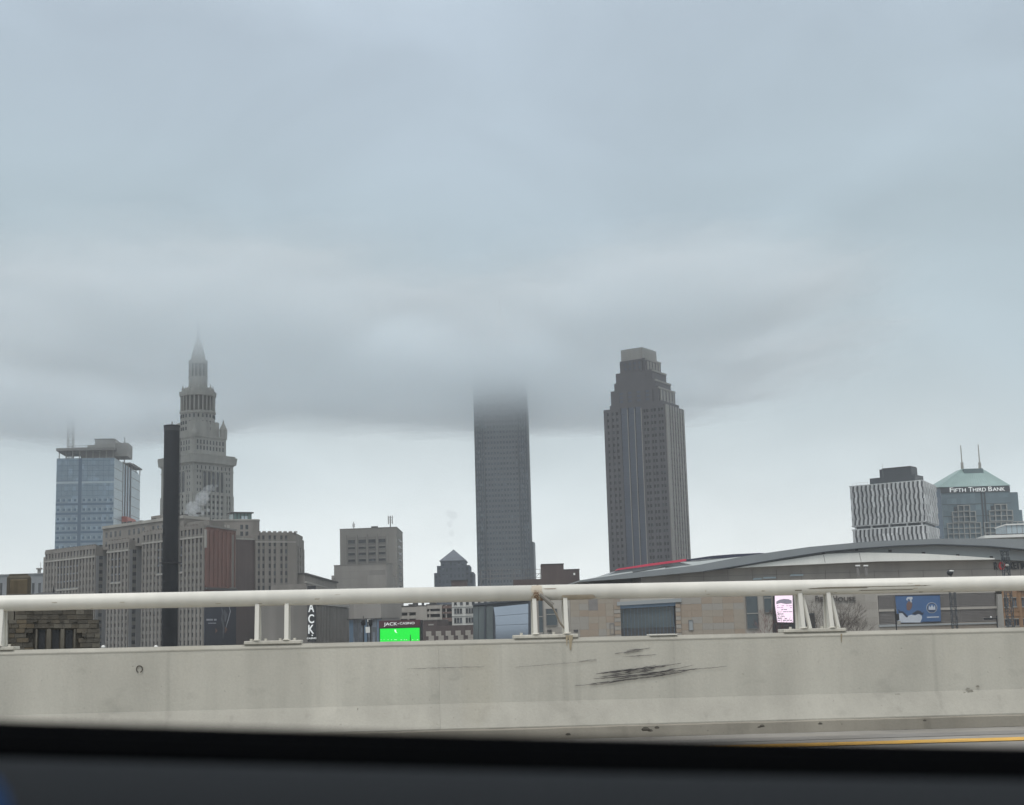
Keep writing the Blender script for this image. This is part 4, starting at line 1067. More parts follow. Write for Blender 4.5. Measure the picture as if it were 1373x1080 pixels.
# standing seams
sm = b.mb('roof_seams', M['teal'], True)
for k in range(1,24):
    t = k/24; a_ = F.pt(-2.8+(F.w+3.4)*t, zr0+.1, .82); c_ = F.pt(ra+(rb_-ra)*t, zr1+.02, -15.95); sm.tube(a_, c_, .12, n=3)
b.one('roof_louvre', M['teal_dk'], b.poly(b.new(), F, [F.uz(1291,629.5,-13)+(), F.uz(1316.5,628.5,-13), F.uz(1318.5,637,-13), F.uz(1292.5,638,-13)], -17, -11.5, px=False))
for px0, px1, ytop, yb in ((1288.4,1290.4,597.5,629),(1311.4,1314,596.4,628.5)):
    p = F.pt(F.uz(px1,yb,-18)[0],0,-18); zb_ = V(px1,yb,p.y).z; zm = V(px1,620.5,p.y).z; zt_ = V(px0,ytop,p.y).z
    b.one('mast', M['lime_lt'], b.new().tube((p.x,p.y,zb_-2),(p.x,p.y,zm),1.0,.9).tube((p.x,p.y,zm-.01),(p.x,p.y,zt_),.42,.3))
# stepped stone grids
def grid(pa, pb, py0, py1, nc, nr, d):
    ua, z0 = F.uz(pa,py0); ub, z1 = F.uz(pb,py1); w_ = ub-ua; h_ = z1-z0
    g_ = b.new()
    bar = .55
    for k in range(nc+1): g_.fbox(F.A,F.u,F.n,ua+w_*k/nc-bar/2,ua+w_*k/nc+bar/2,z0,z1,0,d)
    for k in range(nr+1): g_.fbox(F.A,F.u,F.n,ua-bar/2,ub+bar/2,z0+h_*k/nr-bar/2,z0+h_*k/nr+bar/2,0,d-.06)
    b.one('stone_grid', M['ft_stone'], g_, stuff=True)
for cx in (0, 49.5):
    o = cx; dy = -.0275*cx
    grid(1284+o,1299+o,686+dy,678+dy,2,1,1.7); grid(1277.5+o,1307+o,700.6+dy,686+dy,4,2,1.4); grid(1273+o,(1314 if not cx else 1322)+o,745+dy,701+dy,6 if not cx else 7,6,1.1)
    b.one('grid_corner', M['ft_dk'], b.new().fbox(F.A,F.u,F.n,F.uz(1279+o,683)[0],F.uz(1283+o,683)[0],F.uz(1281+o,686+dy)[1],F.uz(1281+o,680+dy)[1],0,.5))
for px in (1318,1322):
    u = F.uz(px,690)[0]; b.one('glass_seam', M['ft_dk'], b.new().fbox(F.A,F.u,F.n,u-.5,u+.5,GZ,zs0,0,.3))
for k in range(1,12):
    z = GZ+(zs0-GZ)*k/12; b.mb('floor_lines', M['ft_dk'], True).fbox(F.A,F.u,F.n,.1,F.w-.1,z,z+.3,0,.12)
b.done()
# pale glass-railed building in front of it
b = Bld('pale_terrace_building', V(1350,720,620), 'pale flat building with a white ledge and glazed terrace, below the teal roofed tower', 'building')
F = Face(V(1321.5,730,620), V(1420,730,616)); z1 = F.uz(1322,717)[1]
b.one('base', M['lime_lt'], b.new().fbox(F.A,F.u,F.n,0,F.w,GZ,z1-1.6,-30,-.5)); b.one('ledge', M['white'], b.new().fbox(F.A,F.u,F.n,-.3,F.w,z1-1.6,z1-.4,-30,.6))
b.one('dark_reveal', M['roofdk'], b.new().fbox(F.A,F.u,F.n,F.uz(1335,717)[0],F.w,z1-.4,z1,-28,-.3))
ua = F.uz(1350,710)[0]; z2 = F.uz(1352,704.5)[1]
b.one('glazed_storey', M['glass_pale'], b.new().fbox(F.A,F.u,F.n,ua,F.w,z1-.0,z2,-24,-1)); b.one('roof_edge', M['white'], b.new().fbox(F.A,F.u,F.n,ua-.3,F.w,z2,z2+.6,-24.4,-.4))
for k in range(12):
    u = ua+k*2.2; b.one('mullion', M['conc_dk'], b.new().fbox(F.A,F.u,F.n,u,u+.14,z1,z2,-1,-.85))
b.done()

# ---- arena
b = Bld('sports_arena', V(1040,850,400), 'long tan stone sports arena with low curved grey roof and glazed openings', 'arena')
stn = mat('arena_tan_stone',(.34,.305,.26),.88,.07,.12,.06,c2=(.30,.25,.205)); stn2 = mat('arena_pale_stone',(.40,.375,.335),.88,.06,.12,.06)
brn = mat('arena_brown_panel',(.36,.33,.30),.85,.06,.04,.10); lou = mat('grey_brown_louvre',(.215,.20,.19),.8,.06,.5)
rfm = mat('roof_fascia_metal',(.23,.25,.26),.5,.05,.03,.05); rfl = mat('roof_soffit_metal',(.32,.34,.345),.5,.04,.03); crm = mat('cream_band',(.80,.80,.75),.7,.04,.05,.06)
F = Face(V(722,850,400), V(1373,850,408)); 
b.one('hall_body', brn, b.poly(b.new(), F, [(722,872),(1470,850),(1470,775),(1340,778),(722,795)], -90, -12))
# lower wall in courses of stone blocks
zw0 = GZ; ul = F.uz(722,830)[0]; ur = F.uz(1337,825)[0]
o_l, z_l = F.uz(832,850)[0], F.uz(832,813)[1]; o_r = F.uz(906,850)[0]
zwt = F.uz(1000,790)[1]
W1 = F.uz(727,840)[0]
def wseg(pa, pb, z0, z1, mt, d=0, nm='wall'):
    ua, ub = F.uz(pa,825)[0], F.uz(pb,825)[0]
    return b.one(nm, mt, b.new().fbox(F.A,F.u,F.n,ua+.01,ub-.01,z0,z1,-12,d))
wseg(727,765,GZ,zwt,stn2); wseg(765,832,GZ,zwt,stn,.25); wseg(906,1000,GZ,zwt,stn,.15); wseg(832,906,F.uz(868,812)[1],zwt,stn2,.05)
wseg(1000,1065,GZ,zwt,stn2,0); wseg(1065,1178,GZ,zwt,stn2,.2); wseg(1178,1337,GZ,F.uz(1250,836)[1],stn,.1); wseg(1178,1337,F.uz(1250,797)[1],zwt,stn2,.15)
b.one('opening_back', M['black'], b.new().fbox(F.A,F.u,F.n,o_l,o_r,GZ,z_l,-12,-2.2))
# block joints as separate facing stones along the visible band
random.seed(5)
stone_mats = [mat('facing_stone_%s' % n_, c_, .88, .06, .3) for n_, c_ in (('buff',(.34,.295,.24)),('warm',(.33,.265,.205)),('grey',(.33,.305,.27)),('pale',(.36,.335,.30)))]
protos = {}
zt_band = F.uz(760,812)[1]
def stones(pa, pb, z0, z1, d, H, Wd, pool):
    ua, ub = F.uz(pa,830)[0], F.uz(pb,830)[0]
    nr = max(1, round((z1-z0)/H)); h = (z1-z0)/nr; nc = max(1, round((ub-ua)/Wd)); w_ = (ub-ua)/nc
    key = (round(h,2), round(w_,2))
    for r in range(nr):
        for k in range(nc):
            mt = random.choice(pool); kk = key+(mt.name,)
            if kk not in protos:
                q = MB().fbox(Vector((0,0,0)),F.u,F.n,.03,w_-.03,.03,h-.03,-.05,.07); o = q.build('facing_stone', mt, b.root); protos[kk] = o
            else:
                o = protos[kk].copy(); col.objects.link(o); o.parent = b.root
            o.location = F.pt(ua+k*w_, z0+r*h, d)-b.base
zlo = F.uz(780,862)[1]
stones(765,789,zlo,F.uz(790,801)[1],.25,1.7,2.6,stone_mats[:3]); stones(789,802,zlo,F.uz(795,819)[1],.25,1.7,2.6,stone_mats[:2]); stones(802,823,zlo,F.uz(812,801)[1],.25,1.7,2.2,stone_mats[:3])
stones(913,998,F.uz(950,862)[1],F.uz(950,801)[1],.15,1.7,2.9,stone_mats[:3])
stones(1065,1177,F.uz(1120,860)[1],F.uz(1120,798)[1],.2,2.1,3.6,stone_mats[2:])
stones(735.5,764,F.uz(750,857)[1],F.uz(750,841)[1],0,1.7,3,stone_mats[2:])
# rusticated jambs of the glazed opening
for pa, pb in ((823.5,831.8),(906.2,912.5)):
    ua, ub = F.uz(pa,830)[0], F.uz(pb,830)[0]; z = F.uz(830,862)[1]; zz1 = F.uz(830,811)[1]; k = 0
    while z < zz1-1:
        b.one('jamb_stone', stone_mats[k % 2+1], b.new().fbox(F.A,F.u,F.n,ua,ub,z+.05,z+1.05,.0,.55)); z += 1.15; k += 1
b.one('lintel', rfl, b.poly(b.new(), F, [(827,812.5),(913,807.5),(913,802.5),(827,807.5)], 0, .8))
b.one('lintel_panel', M['glass_blue_dk'], b.poly(b.new(), F, [(831,816.5),(905.5,812.5),(905.5,806.5),(831,811.5)], -.4, .35))
pn = 15
for k in range(pn):
    a = o_l+.15+k*(o_r-o_l-.3)/pn; c_ = a+(o_r-o_l-.3)/pn-.1
    b.one('glass_pane', gg, b.new().fbox(F.A,F.u,F.n,a,c_,GZ+3,z_l-.2,-.9,-.75))
    b.one('mullion', M['glass_blue_dk'], b.new().fbox(F.A,F.u,F.n,c_,c_+.1,GZ+3,z_l-.2,-.9,-.55))
b.one('opening_base', M['roofdk'], b.new().fbox(F.A,F.u,F.n,o_l,o_r,GZ,F.uz(860,842)[1],-.74,-.6))
def window(pa, pb, y0, y1, trans=None, gm_=None, nm='window', d=.25):
    ua, ub = F.uz(pa,825)[0], F.uz(pb,825)[0]; z0, z1 = F.uz((pa+pb)/2,y0)[1], F.uz((pa+pb)/2,y1)[1]; t = .14
    fm = b.new().fbox(F.A,F.u,F.n,ua-t,ub+t,z0-t,z0,.0,d+.2).fbox(F.A,F.u,F.n,ua-t,ub+t,z1,z1+t,.0,d+.2).fbox(F.A,F.u,F.n,ua-t,ua,z0,z1,.0,d+.2).fbox(F.A,F.u,F.n,ub,ub+t,z0,z1,.0,d+.2)
    w_ = b.one(nm, M['conc_dk'], fm)
    b.one('pane', gm_ or M['glass_dk'], b.new().fbox(F.A,F.u,F.n,ua,ub,z0,z1,.0,d+.03), parent=w_)
    if trans:
        zm = F.uz((pa+pb)/2,trans)[1]; b.one('transom', M['lime_lt'], b.new().fbox(F.A,F.u,F.n,ua,ub,zm-.13,zm+.13,.0,d+.16), parent=w_)
wg = mat('teal_grey_glass',(.07,.09,.10),.2,.1,.2)
window(722.5,727.5,848,801,827,wg); window(732.5,746.5,838.5,817,824,wg); window(758.5,761,846,816,827,wg)
window(1001,1016,843,797.2,822.8,wg); window(1025,1034.5,821,797,802,wg,d=.35); window(817.5,822,850,836.8,None,wg,'door'); window(923,928,845,832,None,rfl,'vent')
for px in (736.5,772): 
    u, z = F.uz(px,846); b.one('wall_vent', M['roofdk'], b.new().fbox(F.A,F.u,F.n,u-.6,u+.6,z-.3,z+.3,.2,.55), bevel=.05)
b.one('recess_panel', lou, b.poly(b.new(), F, [(789,819),(802,818.4),(802,801),(789,801.5)], .1, .3))
# louvre bays on the right
posts = [1178.5,1198.5,1229,1259.5,1287,1335.5]
for (y0, y1) in ((837.2,819),(815.8,797.3)):
    for i in range(len(posts)-1):
        ua, ub = F.uz(posts[i],820)[0], F.uz(posts[i+1],820)[0]; z0, z1 = F.uz(1250,y0)[1], F.uz(1250,y1)[1]
        lv = b.one('louvre_bay', lou, b.new().fbox(F.A,F.u,F.n,ua,ub,z0,z1,-1,-.1))
        n_ = 9; q = b.new()
        for k in range(n_): q.fbox(F.A,F.u,F.n,ua+.1,ub-.1,z0+(k+.2)*(z1-z0)/n_,z0+(k+.65)*(z1-z0)/n_,-.1,.08)
        b.one('slats', lou, q, parent=lv, stuff=True)
b.one('transom_beam', stn2, b.poly(b.new(), F, [(1178,820.6),(1336,816.2),(1336,813.2),(1178,817.6)], -1, .3))
b.one('ground_beam', rfl, b.poly(b.new(), F, [(1178,841),(1336,836.5),(1336,834.5),(1178,838)], -1, .4))
b.one('corner_pilaster', M['lime_lt'], b.poly(b.new(), F, [(1337,868),(1347,868),(1345,797),(1336,797)], -3, 1.0))
# upper brown wall and curved roof
b.one('upper_wall', brn, b.poly(b.new(), F, [(862,800),(862,774),(905,770.5),(945,766),(990,761.5),(1050,758.5),(1180,753),(1330,750.8),(1480,747),(1480,790)], -20, -3))
for k in range(1,18):
    u = F.uz(880+k*33,775)[0]; b.one('wall_seam', lou, b.new().fbox(F.A,F.u,F.n,u-.05,u+.05,F.uz(880+k*33,792)[1],F.uz(880+k*33,764)[1],-3,-2.92))
for py in (766.5,):
    b.one('wall_seam', lou, b.poly(b.new(), F, [(900,774),(1340,762.3),(1340,761.9),(900,773.6)], -3, -2.9))
b.one('cream_fascia', crm, b.poly(b.new(), F, [(985,762),(1060,758.3),(1180,753),(1332,750.6),(1332,749),(1290,746),(1240,743),(1160,741.3),(1108,743.2),(1058,750.5),(1020,756)], -6, .9))
for px, ya, yb_ in ((1105,744.5,755),(1153,742,753.5)):
    b.one('panel_seam', lou, b.poly(b.new(), F, [(px,yb_),(px+.5,yb_),(px+.2-2,ya),(px-.3-2,ya)], .9, .97))
top_o = [(776,778.6),(818,773),(850,768),(878.5,765),(916,760.6),(937,757.8),(996,746.4),(1040,740),(1083,734),(1145,728.3),(1173,726),(1256,723),(1306,722.5),(1373,724),(1480,732)]
low_o = [(1480,752),(1373,737.5),(1323,733),(1256,730.5),(1200,732.5),(1150,736),(1108,740),(1058,747.5),(1000,757.5),(943,766.5),(837,776.5),(776,780.6)]
b.one('roof_shell', rfm, b.poly(b.new(), F, top_o+low_o, -80, 1.5))
b.one('roof_soffit', rfl, b.poly(b.new(), F, [(1000,758),(1058,748),(1108,740.5),(1150,736.5),(1200,733),(1256,731),(1323,733.5),(1373,738),(1480,752.5),(1480,762),(1373,752),(1332,750),(1290,746.5),(1240,743.5),(1160,741.8),(1108,743.8),(1058,751)], -40, -1.2))
b.one('dark_lip', M['ft_dk'], b.poly(b.new(), F, [(943,767.2),(1000,758.2),(1058,748.2),(1108,740.7),(1150,736.7),(1200,733.2),(1256,731.2),(1323,733.7),(1373,738.2),(1480,752.7),(1480,751.6),(1373,737),(1323,732.5),(1256,730),(1200,732),(1150,735.5),(1108,739.5),(1058,747),(1000,757),(943,766)], -.5, 1.7))
for px, py in ((1105,741),(1150,737.2),(1195,739),(1240,741.8),(1286,745),(1331,747.6)):
    u, z = F.uz(px,py); b.one('roof_bracket', M['roofdk'], b.new().fbox(F.A,F.u,F.n,u-.4,u+.4,z-.25,z+.35,-2,-.8))
# light strips and coloured edge of the higher roof behind
gl_ = mat('pale_roof_flashing',(.62,.65,.64),.5,.1,.1); rd_ = mat('red_roof_edge',(.60,.05,.10),.5,.1,.1); nv_ = mat('navy_roof_edge',(.028,.03,.06),.5,.1,.1)
for pts in ([(790,776),(825,769.5),(848,766.2),(850,767.4),(818,772.4)], [(850,768),(893,760.8),(893,762.2),(862,767)], [(868,766.3),(916,758.6),(941,757),(937,758.6),(880,766)], [(915,753.5),(938,752.6),(960,750),(995,746.3),(996,747.6),(940,757.5),(928,757.6)]):
    b.one('roof_flashing', gl_, b.poly(b.new(), F, pts, -4, -1.5))
b.one('red_edge', rd_, b.poly(b.new(), F, [(829,763.8),(874.7,757.8),(926,751),(926,747.9),(874.7,754.6),(833,761.4)], -9, -7))
b.one('navy_edge', nv_, b.poly(b.new(), F, [(926,751.2),(960,747.6),(996,746.6),(1040,740.6),(1027,739.9),(990,741.6),(960,744),(926,748.8)], -9, -6.8))
b.one('upper_roof', rfm, b.poly(b.new(), F, [(812,775),(829,764.5),(874.7,758.6),(926,751.6),(960,748),(996,747),(1040,741),(1040,750),(900,770)], -60, -7.5))
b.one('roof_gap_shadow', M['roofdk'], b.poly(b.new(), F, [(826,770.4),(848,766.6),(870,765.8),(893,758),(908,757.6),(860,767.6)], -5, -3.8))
# lettering on the wall
ltr = mat('bronze_lettering',(.075,.065,.058),.6,.1,1)
for s_, x0, x1, big in (('F',1093.3,1096.6,1),('IELD',1097.3,1116.5,0),('H',1117,1122.6,1),('OUSE',1123.4,1147,0)):
    text(b, s_, F, x0, x1, 806.6, 799.0 if big else 800.6, .38, ltr, depth=.25, offset=.014)
dkl = mat('charcoal_lettering',(.05,.052,.055),.6,.1,1); rdl = mat('red_lettering',(.62,.03,.035),.5,.1,1)
for s_, x0, x1, mt_ in (('R',1333,1337.8,dkl),('CKET',1348,1367.5,dkl),('M',1369,1376,dkl),('ORTGAGE',1377,1412,dkl)):
    text(b, s_, F, x0, x1, 764.2-(x0-1333)*.02, 754.0-(x0-1333)*.02, -2.9, mt_, depth=.4, offset=.028)
text(b, 'O', F, 1339, 1347.2, 764.4, 753.4, -2.9, rdl, depth=.5, offset=.045)
# spotlights in front of the upper wall
for px in (1147.7,1158.7):
    P = F.pt(F.uz(px,768)[0],0,2); z1 = V(px,758.5,P.y).z; z0 = V(px,773,P.y).z
    b.one('floodlight', M['white'], b.new().box(P.x-.65,P.x+.65,P.y-.3,P.y+.3,z1-.3,z1+.12), bevel=.08)
    b.one('floodlight_post', M['conc_dk'], b.new().box(P.x-.45,P.x+.35,P.y-.1,P.y+.1,z0,z1-.3))
for pa, pb, py in ((1062,1080,770.5),(1025,1043,774),(1012,1024,775.5)):
    b.one('roof_skylight', M['glass_pale'], b.poly(b.new(), F, [(pa,py+2),(pb,py+1.4),(pb,py-.8),(pa+2,py-.6)], -3, -2.4))
b.done()
# LED screen on the arena wall
b = Bld('wall_video_screen', F.pt(F.uz(1050,840)[0],GZ+4,.6), 'glowing pale pink video screen with grey shape and broken text lines, on the arena wall', 'screen')
blk_ = M['black']
b.one('housing', blk_, b.poly(b.new(), F, [(1035.5,852),(1066,851),(1062.5,796),(1036,796.5)], .25, .7))
pk_ = mat('screen_pink_white',(.1,.1,.1),.5,0,1,emit=(1.0,.80,.95),estr=1.0); gy_ = mat('screen_grey_shape',(.08,.08,.09),.5,.2,1,emit=(.22,.20,.25),estr=.8); mg_ = mat('screen_mid_shape',(.08,.08,.09),.5,.2,1,emit=(.62,.42,.60),estr=.8)
b.one('screen', pk_, b.poly(b.new(), F, [(1038,796),(1061.5,795.4),(1062.6,835),(1041.5,834.5),(1038.3,812)], .7, .8))
b.one('screen_image', gy_, b.poly(b.new(), F, [(1040,807),(1044,804.6),(1050,803.4),(1056,803.8),(1060.4,805.4),(1060.6,809.6),(1054,810.4),(1046,809),(1040,810.4)], .8, .86))
random.seed(3)
for py in (812.5,815,817.5,820.5,823.5,826.5,829.5,832):
    px = 1040.5+(1.5 if py > 815 else 0)
    while px < 1060:
        w_ = random.uniform(1.5,5)
        if random.random() < .55: b.mb('screen_text', gy_ if py > 816 else mg_, True).add(*(lambda q: (q.v, q.f))(b.poly(MB(), F, [(px,py+.7),(min(px+w_,1061),py+.6),(min(px+w_,1061),py-.5),(px,py-.4)], .8, .86)))
        px += w_+.6
b.done()
# blue banner
b = Bld('blue_team_banner', F.pt(F.uz(1230,835)[0],GZ+6,.5), 'blue printed banner with two white shirted players and a round emblem, on the arena louvres', 'banner')
bl_ = mat('banner_blue',(.055,.125,.27),.6,.12,.25); wt_ = mat('banner_white',(.50,.54,.60),.6,.06,1); dk_ = mat('banner_navy',(.03,.04,.07),.6,.1,1); sk_ = mat('banner_skin',(.16,.10,.09),.6,.1,1)
b.one('sheet', bl_, b.poly(b.new(), F, [(1199.5,798.6),(1259.5,797.8),(1261,834.3),(1203,835.5)], .35, .5))
b.one('banner_edge', dk_, b.poly(b.new(), F, [(1199.5,799.8),(1259.5,798.6),(1259.5,797.6),(1199.5,798.4)], .5, .56)); b.one('banner_edge', dk_, b.poly(b.new(), F, [(1235,834.9),(1261,834.3),(1261,833.2),(1235,833.8)], .5, .56))
b.one('player_print', wt_, b.poly(b.new(), F, [(1203.5,833),(1204.5,823),(1208,821.5),(1212,822.5),(1215,829),(1217,826),(1221,824.5),(1226,825.5),(1231,823.5),(1235,826),(1235.5,829),(1233,835),(1206,835)], .5, .55))
b.one('player_head_print', sk_, b.poly(b.new(), F, [(1215,818),(1214.5,811),(1217,806.5),(1221,807),(1222.5,811),(1221,816),(1218.5,819)], .5, .55))
for pts in ([(1204,822),(1203.5,817),(1206,820),(1210,820),(1214,824),(1217,827.5),(1214,828),(1209,822.5)], [(1222,823),(1226,820.5),(1229,818.5),(1233,819.5),(1236,822.5),(1238,820),(1236.5,825),(1231,823.2),(1226,824.8)]):
    b.one('player_arm_print', dk_, b.poly(b.new(), F, pts, .5, .57))
b.one('player_arm_print', wt_, b.poly(b.new(), F, [(1214,804),(1216,800.8),(1222,800.6),(1223,803),(1221,805),(1222,807),(1220.5,808.5),(1219,804),(1216.5,803.5),(1216,806)], .5, .56))
def disc(cx, cy, r, mt_, d): b.one('emblem_print', mt_, b.poly(b.new(), F, [(cx+r*math.cos(t*math.pi/10), cy+r*math.sin(t*math.pi/10)) for t in range(20)], .5, d))
disc(1248.5,815.2,7.2,wt_,.54); disc(1248.5,815.2,6.6,dk_,.57); disc(1248.5,815.2,5.6,bl_,.59)
b.one('emblem_mark', wt_, b.poly(b.new(), F, [(1244,818),(1244.6,811.8),(1246.6,815),(1248.6,811),(1250.6,815),(1252.6,811.6),(1253.2,818)], .59, .62)); b.one('emblem_mark', dk_, b.poly(b.new(), F, [(1245,819.8),(1252.5,819.6),(1252.5,818.4),(1245,818.6)], .59, .63))
b.one('caption_bar', wt_, b.poly(b.new(), F, [(1242,828.8),(1258,828.2),(1258,826.8),(1242,827.2)], .5, .54))
b.done()
AF = F
# brown brick building at the right edge
b = Bld('orange_brown_brick_building', V(1360,830,370), 'orange brown brick building with narrow paired windows at the right edge', 'building')
F = Face(V(1346,830,372), V(1440,830,366)); obr = mat('orange_brown_brick',(.27,.165,.095),.93,.12,.4,.08,bump=.3,bscale=6); zt = F.uz(1360,786)[1]
b.one('wall', obr, b.new().fbox(F.A,F.u,F.n,0,F.w,GZ,zt,-18,0)); b.one('cornice', M['roofdk'], b.new().fbox(F.A,F.u,F.n,F.uz(1364,791)[0],F.w,F.uz(1366,792)[1],F.uz(1366,790)[1],-.2,.7))
for x0, x1, y0, y1 in ((1346.6,1351.8,814,802),(1357.6,1362.4,813.5,801.8),(1370.4,1376,813.4,801.6),(1348,1355.6,839.5,830.6),(1359.6,1366,839.2,830.4),(1371,1377,839,830)):
    ua, z0 = F.uz(x0,y0); ub, z1 = F.uz(x1,y1)
    w_ = b.one('window', M['lime_lt'], b.new().fbox(F.A,F.u,F.n,ua-.15,ub+.15,z0-.25,z0,0,.3).fbox(F.A,F.u,F.n,ua-.1,ub+.1,z1,z1+.22,0,.2))
    b.one('pane', M['glass_dk'], b.new().fbox(F.A,F.u,F.n,ua,(ua+ub)/2-.06,z0,z1,0,.08).fbox(F.A,F.u,F.n,(ua+ub)/2+.06,ub,z0,z1,0,.08), parent=w_)
for px in (1369,):
    u = F.uz(px,820)[0]; b.one('pilaster', obr, b.new().fbox(F.A,F.u,F.n,u-.3,u+.3,GZ,zt,0,.35))
for py in (818.5,826): z = F.uz(1360,py)[1]; b.one('brick_band', obr, b.new().fbox(F.A,F.u,F.n,0,F.w,z-.12,z+.12,0,.18))
b.done()
# lattice masts in front of the arena
for (px, py, w_, lab, ball) in ((1281,790,6.2,'slim black lattice mast with a round lamp, in front of the arena louvres',True),(1356,739,7.5,'dark lattice mast rising past the arena lettering near the right edge',False)):
    P = V(px,850,330); b = Bld('lattice_mast', P, lab, 'mast', 'lattice masts in front of the arena'); w_ = w_/1900*330
    zt = V(px,py,330).z; q = b.new(); lattice_mast(b, q, P, GZ, zt, w_, w_*.9); b.one('mast', M['ft_dk'], q, stuff=False)
    b.one('head', M['ft_dk'], b.new().box(P.x-w_*.8,P.x+w_*.8,P.y-w_*.5,P.y+w_*.5,zt,zt+.35))
    if ball:
        zb_ = V(1279.5,768,330).z; b.one('pole', M['ft_dk'], b.new().tube((P.x,P.y,zt),(P.x,P.y,zb_),.1,n=6))
        b.one('lamp_globe', M['black'], b.new().lathe((P.x-.2,P.y,zb_),[(.05,-.75),(.55,-.5),(.78,0),(.55,.5),(.05,.75)],12), smooth=True)
        b.one('lamp_dish', M['white'], b.new().lathe((P.x+.05,P.y-.25,zb_+.25),[(.02,-.2),(.6,.05),(.55,.25),(.02,.3)],12), smooth=True)
    else:
        for k in range(4): b.one('lamp_head', M['ft_dk'], b.new().box(P.x-1.0+k*.55,P.x-.65+k*.55,P.y-.4,P.y,zt-2.2,zt-1.4), bevel=.06)
        b.one('white_dish', M['lime_lt'], b.new().lathe((P.x,P.y-.8,zt-3.4),[(.05,-.3),(.5,0),(.3,.4)],10))
    b.done()
P = V(1337,835,300); b = Bld('street_lamp', P, 'black street lamp with an arm pointing left, by the arena corner pilaster', 'street lamp')
z = V(1330,829.5,300).z; b.one('post', M['black'], b.new().tube((P.x,P.y,GZ),(P.x,P.y,z+.5),.14)); q = b.new().box(P.x-2.5,P.x,P.y-.08,P.y+.08,z-.1,z+.08); b.one('arm', M['black'], q); b.one('lamp_head', M['black'], b.new().box(P.x-2.7,P.x-.9,P.y-.2,P.y+.2,z-.22,z+.16), bevel=.04)
b.one('photocell', M['white'], b.new().lathe((P.x-1.2,P.y,z+.16),[(.16,0),(.16,.2),(.05,.3)],8)); b.done()
P = V(1201.5,835,260); b = Bld('traffic_signal', P, 'black traffic signal on a post at the lower left of the blue banner', 'traffic signal')
z = V(1202,829,260).z; b.one('post', M['black'], b.new().tube((P.x,P.y,GZ),(P.x,P.y,z+1.6),.12)); b.one('signal_head', M['black'], b.new().box(P.x+.1,P.x+.6,P.y-.2,P.y+.2,z-.4,z+.8), bevel=.05); b.one('pedestrian_panel', M['lime_lt'], b.new().box(P.x+.2,P.x+.8,P.y-.15,P.y+.1,z-1.2,z-.5), bevel=.05); b.done()
# white lamp domes just above the barrier
for i, (px, lab) in enumerate(((138.5,'small white lamp dome just above the barrier beside the stone pylon'),(209,'small white lamp dome just above the barrier beside the dark chimney'))):
    P = V(px,867.5,120); b = Bld('lamp_dome', P, lab, 'lamp', 'white lamp domes behind the barrier')
    b.one('dome', M['white'], b.new().lathe((P.x,P.y,P.z),[(.14,-.12),(.17,0),(.1,.1),(.02,.13)],10), smooth=True); b.one('post', M['conc_dk'], b.new().tube((P.x,P.y,GZ),(P.x,P.y,P.z-.1),.05)); b.done()

# ---- bare shrubs and trees before the arena
bark = mat('bare_twigs',(.075,.06,.052),.95,.2,2); bark_r = mat('reddish_twigs',(.12,.055,.05),.95,.2,2)
def bare_tree(px, pytop, Y, spread, lab, mt_, seed, dens=60):
    rnd = random.Random(seed); P = V(px,845,Y); zt = V(px,pytop,Y).z; H = zt-GZ
    b = Bld('bare_tree', P, lab, 'tree', 'bare trees in front of the arena')
    b.one('trunk', mt_, b.new().tube((P.x,P.y,GZ),(P.x,P.y,GZ+H*.55),.16,.09,6))
    cr_ = b.new()
    def grow(p, d, L, r, n):
        q = p+d*L; cr_.tube(p, q, r, r*.6, 3, cap=False)
        if n == 0: return
        for _ in range(rnd.choice((3,3,4))):
            dd = (d+Vector((rnd.uniform(-1,1),rnd.uniform(-1,1),rnd.uniform(-.25,.7)))*.62).normalized(); grow(q, dd, L*rnd.uniform(.62,.85), r*.6, n-1)
    for _ in range(9):
        z0 = GZ+H*rnd.uniform(.42,.68); dd = Vector((rnd.uniform(-1,1)*spread,rnd.uniform(-1,1)*spread,rnd.uniform(.6,1.3))).normalized()
        grow(Vector((P.x,P.y,z0)), dd, H*.14, .042, 4)
    o = b.one('crown', mt_, cr_); b.done()
bare_tree(1096,812,240,.5,'bare dark twiggy tree between the middle rail posts',bark,1)
bare_tree(1124,808,235,.6,'tallest bare twiggy tree, right of the rail posts before the arena wall',bark,2)
bare_tree(1143,818,230,.9,'low spreading bare tree, rightmost of those before the arena wall',bark,3)
bare_tree(1031,824,240,1.0,'small reddish bare shrub at the left of the glowing video screen',bark_r,4)
b = Bld('utility_box', V(1086,840,262), 'dark utility cabinet standing between the rail posts before the arena', 'cabinet')
F = Face(V(1080.5,845,262),V(1093.5,845,262)); b.one('cabinet_body', M['ft_dk'], b.new().fbox(F.A,F.u,F.n,0,F.w,GZ,F.uz(1087,822.5)[1],-1.5,0), bevel=.05); b.one('cabinet_door', M['roofdk'], b.new().fbox(F.A,F.u,F.n,.15,F.w-.15,GZ+.3,F.uz(1087,824.5)[1],0,.06)); b.done()

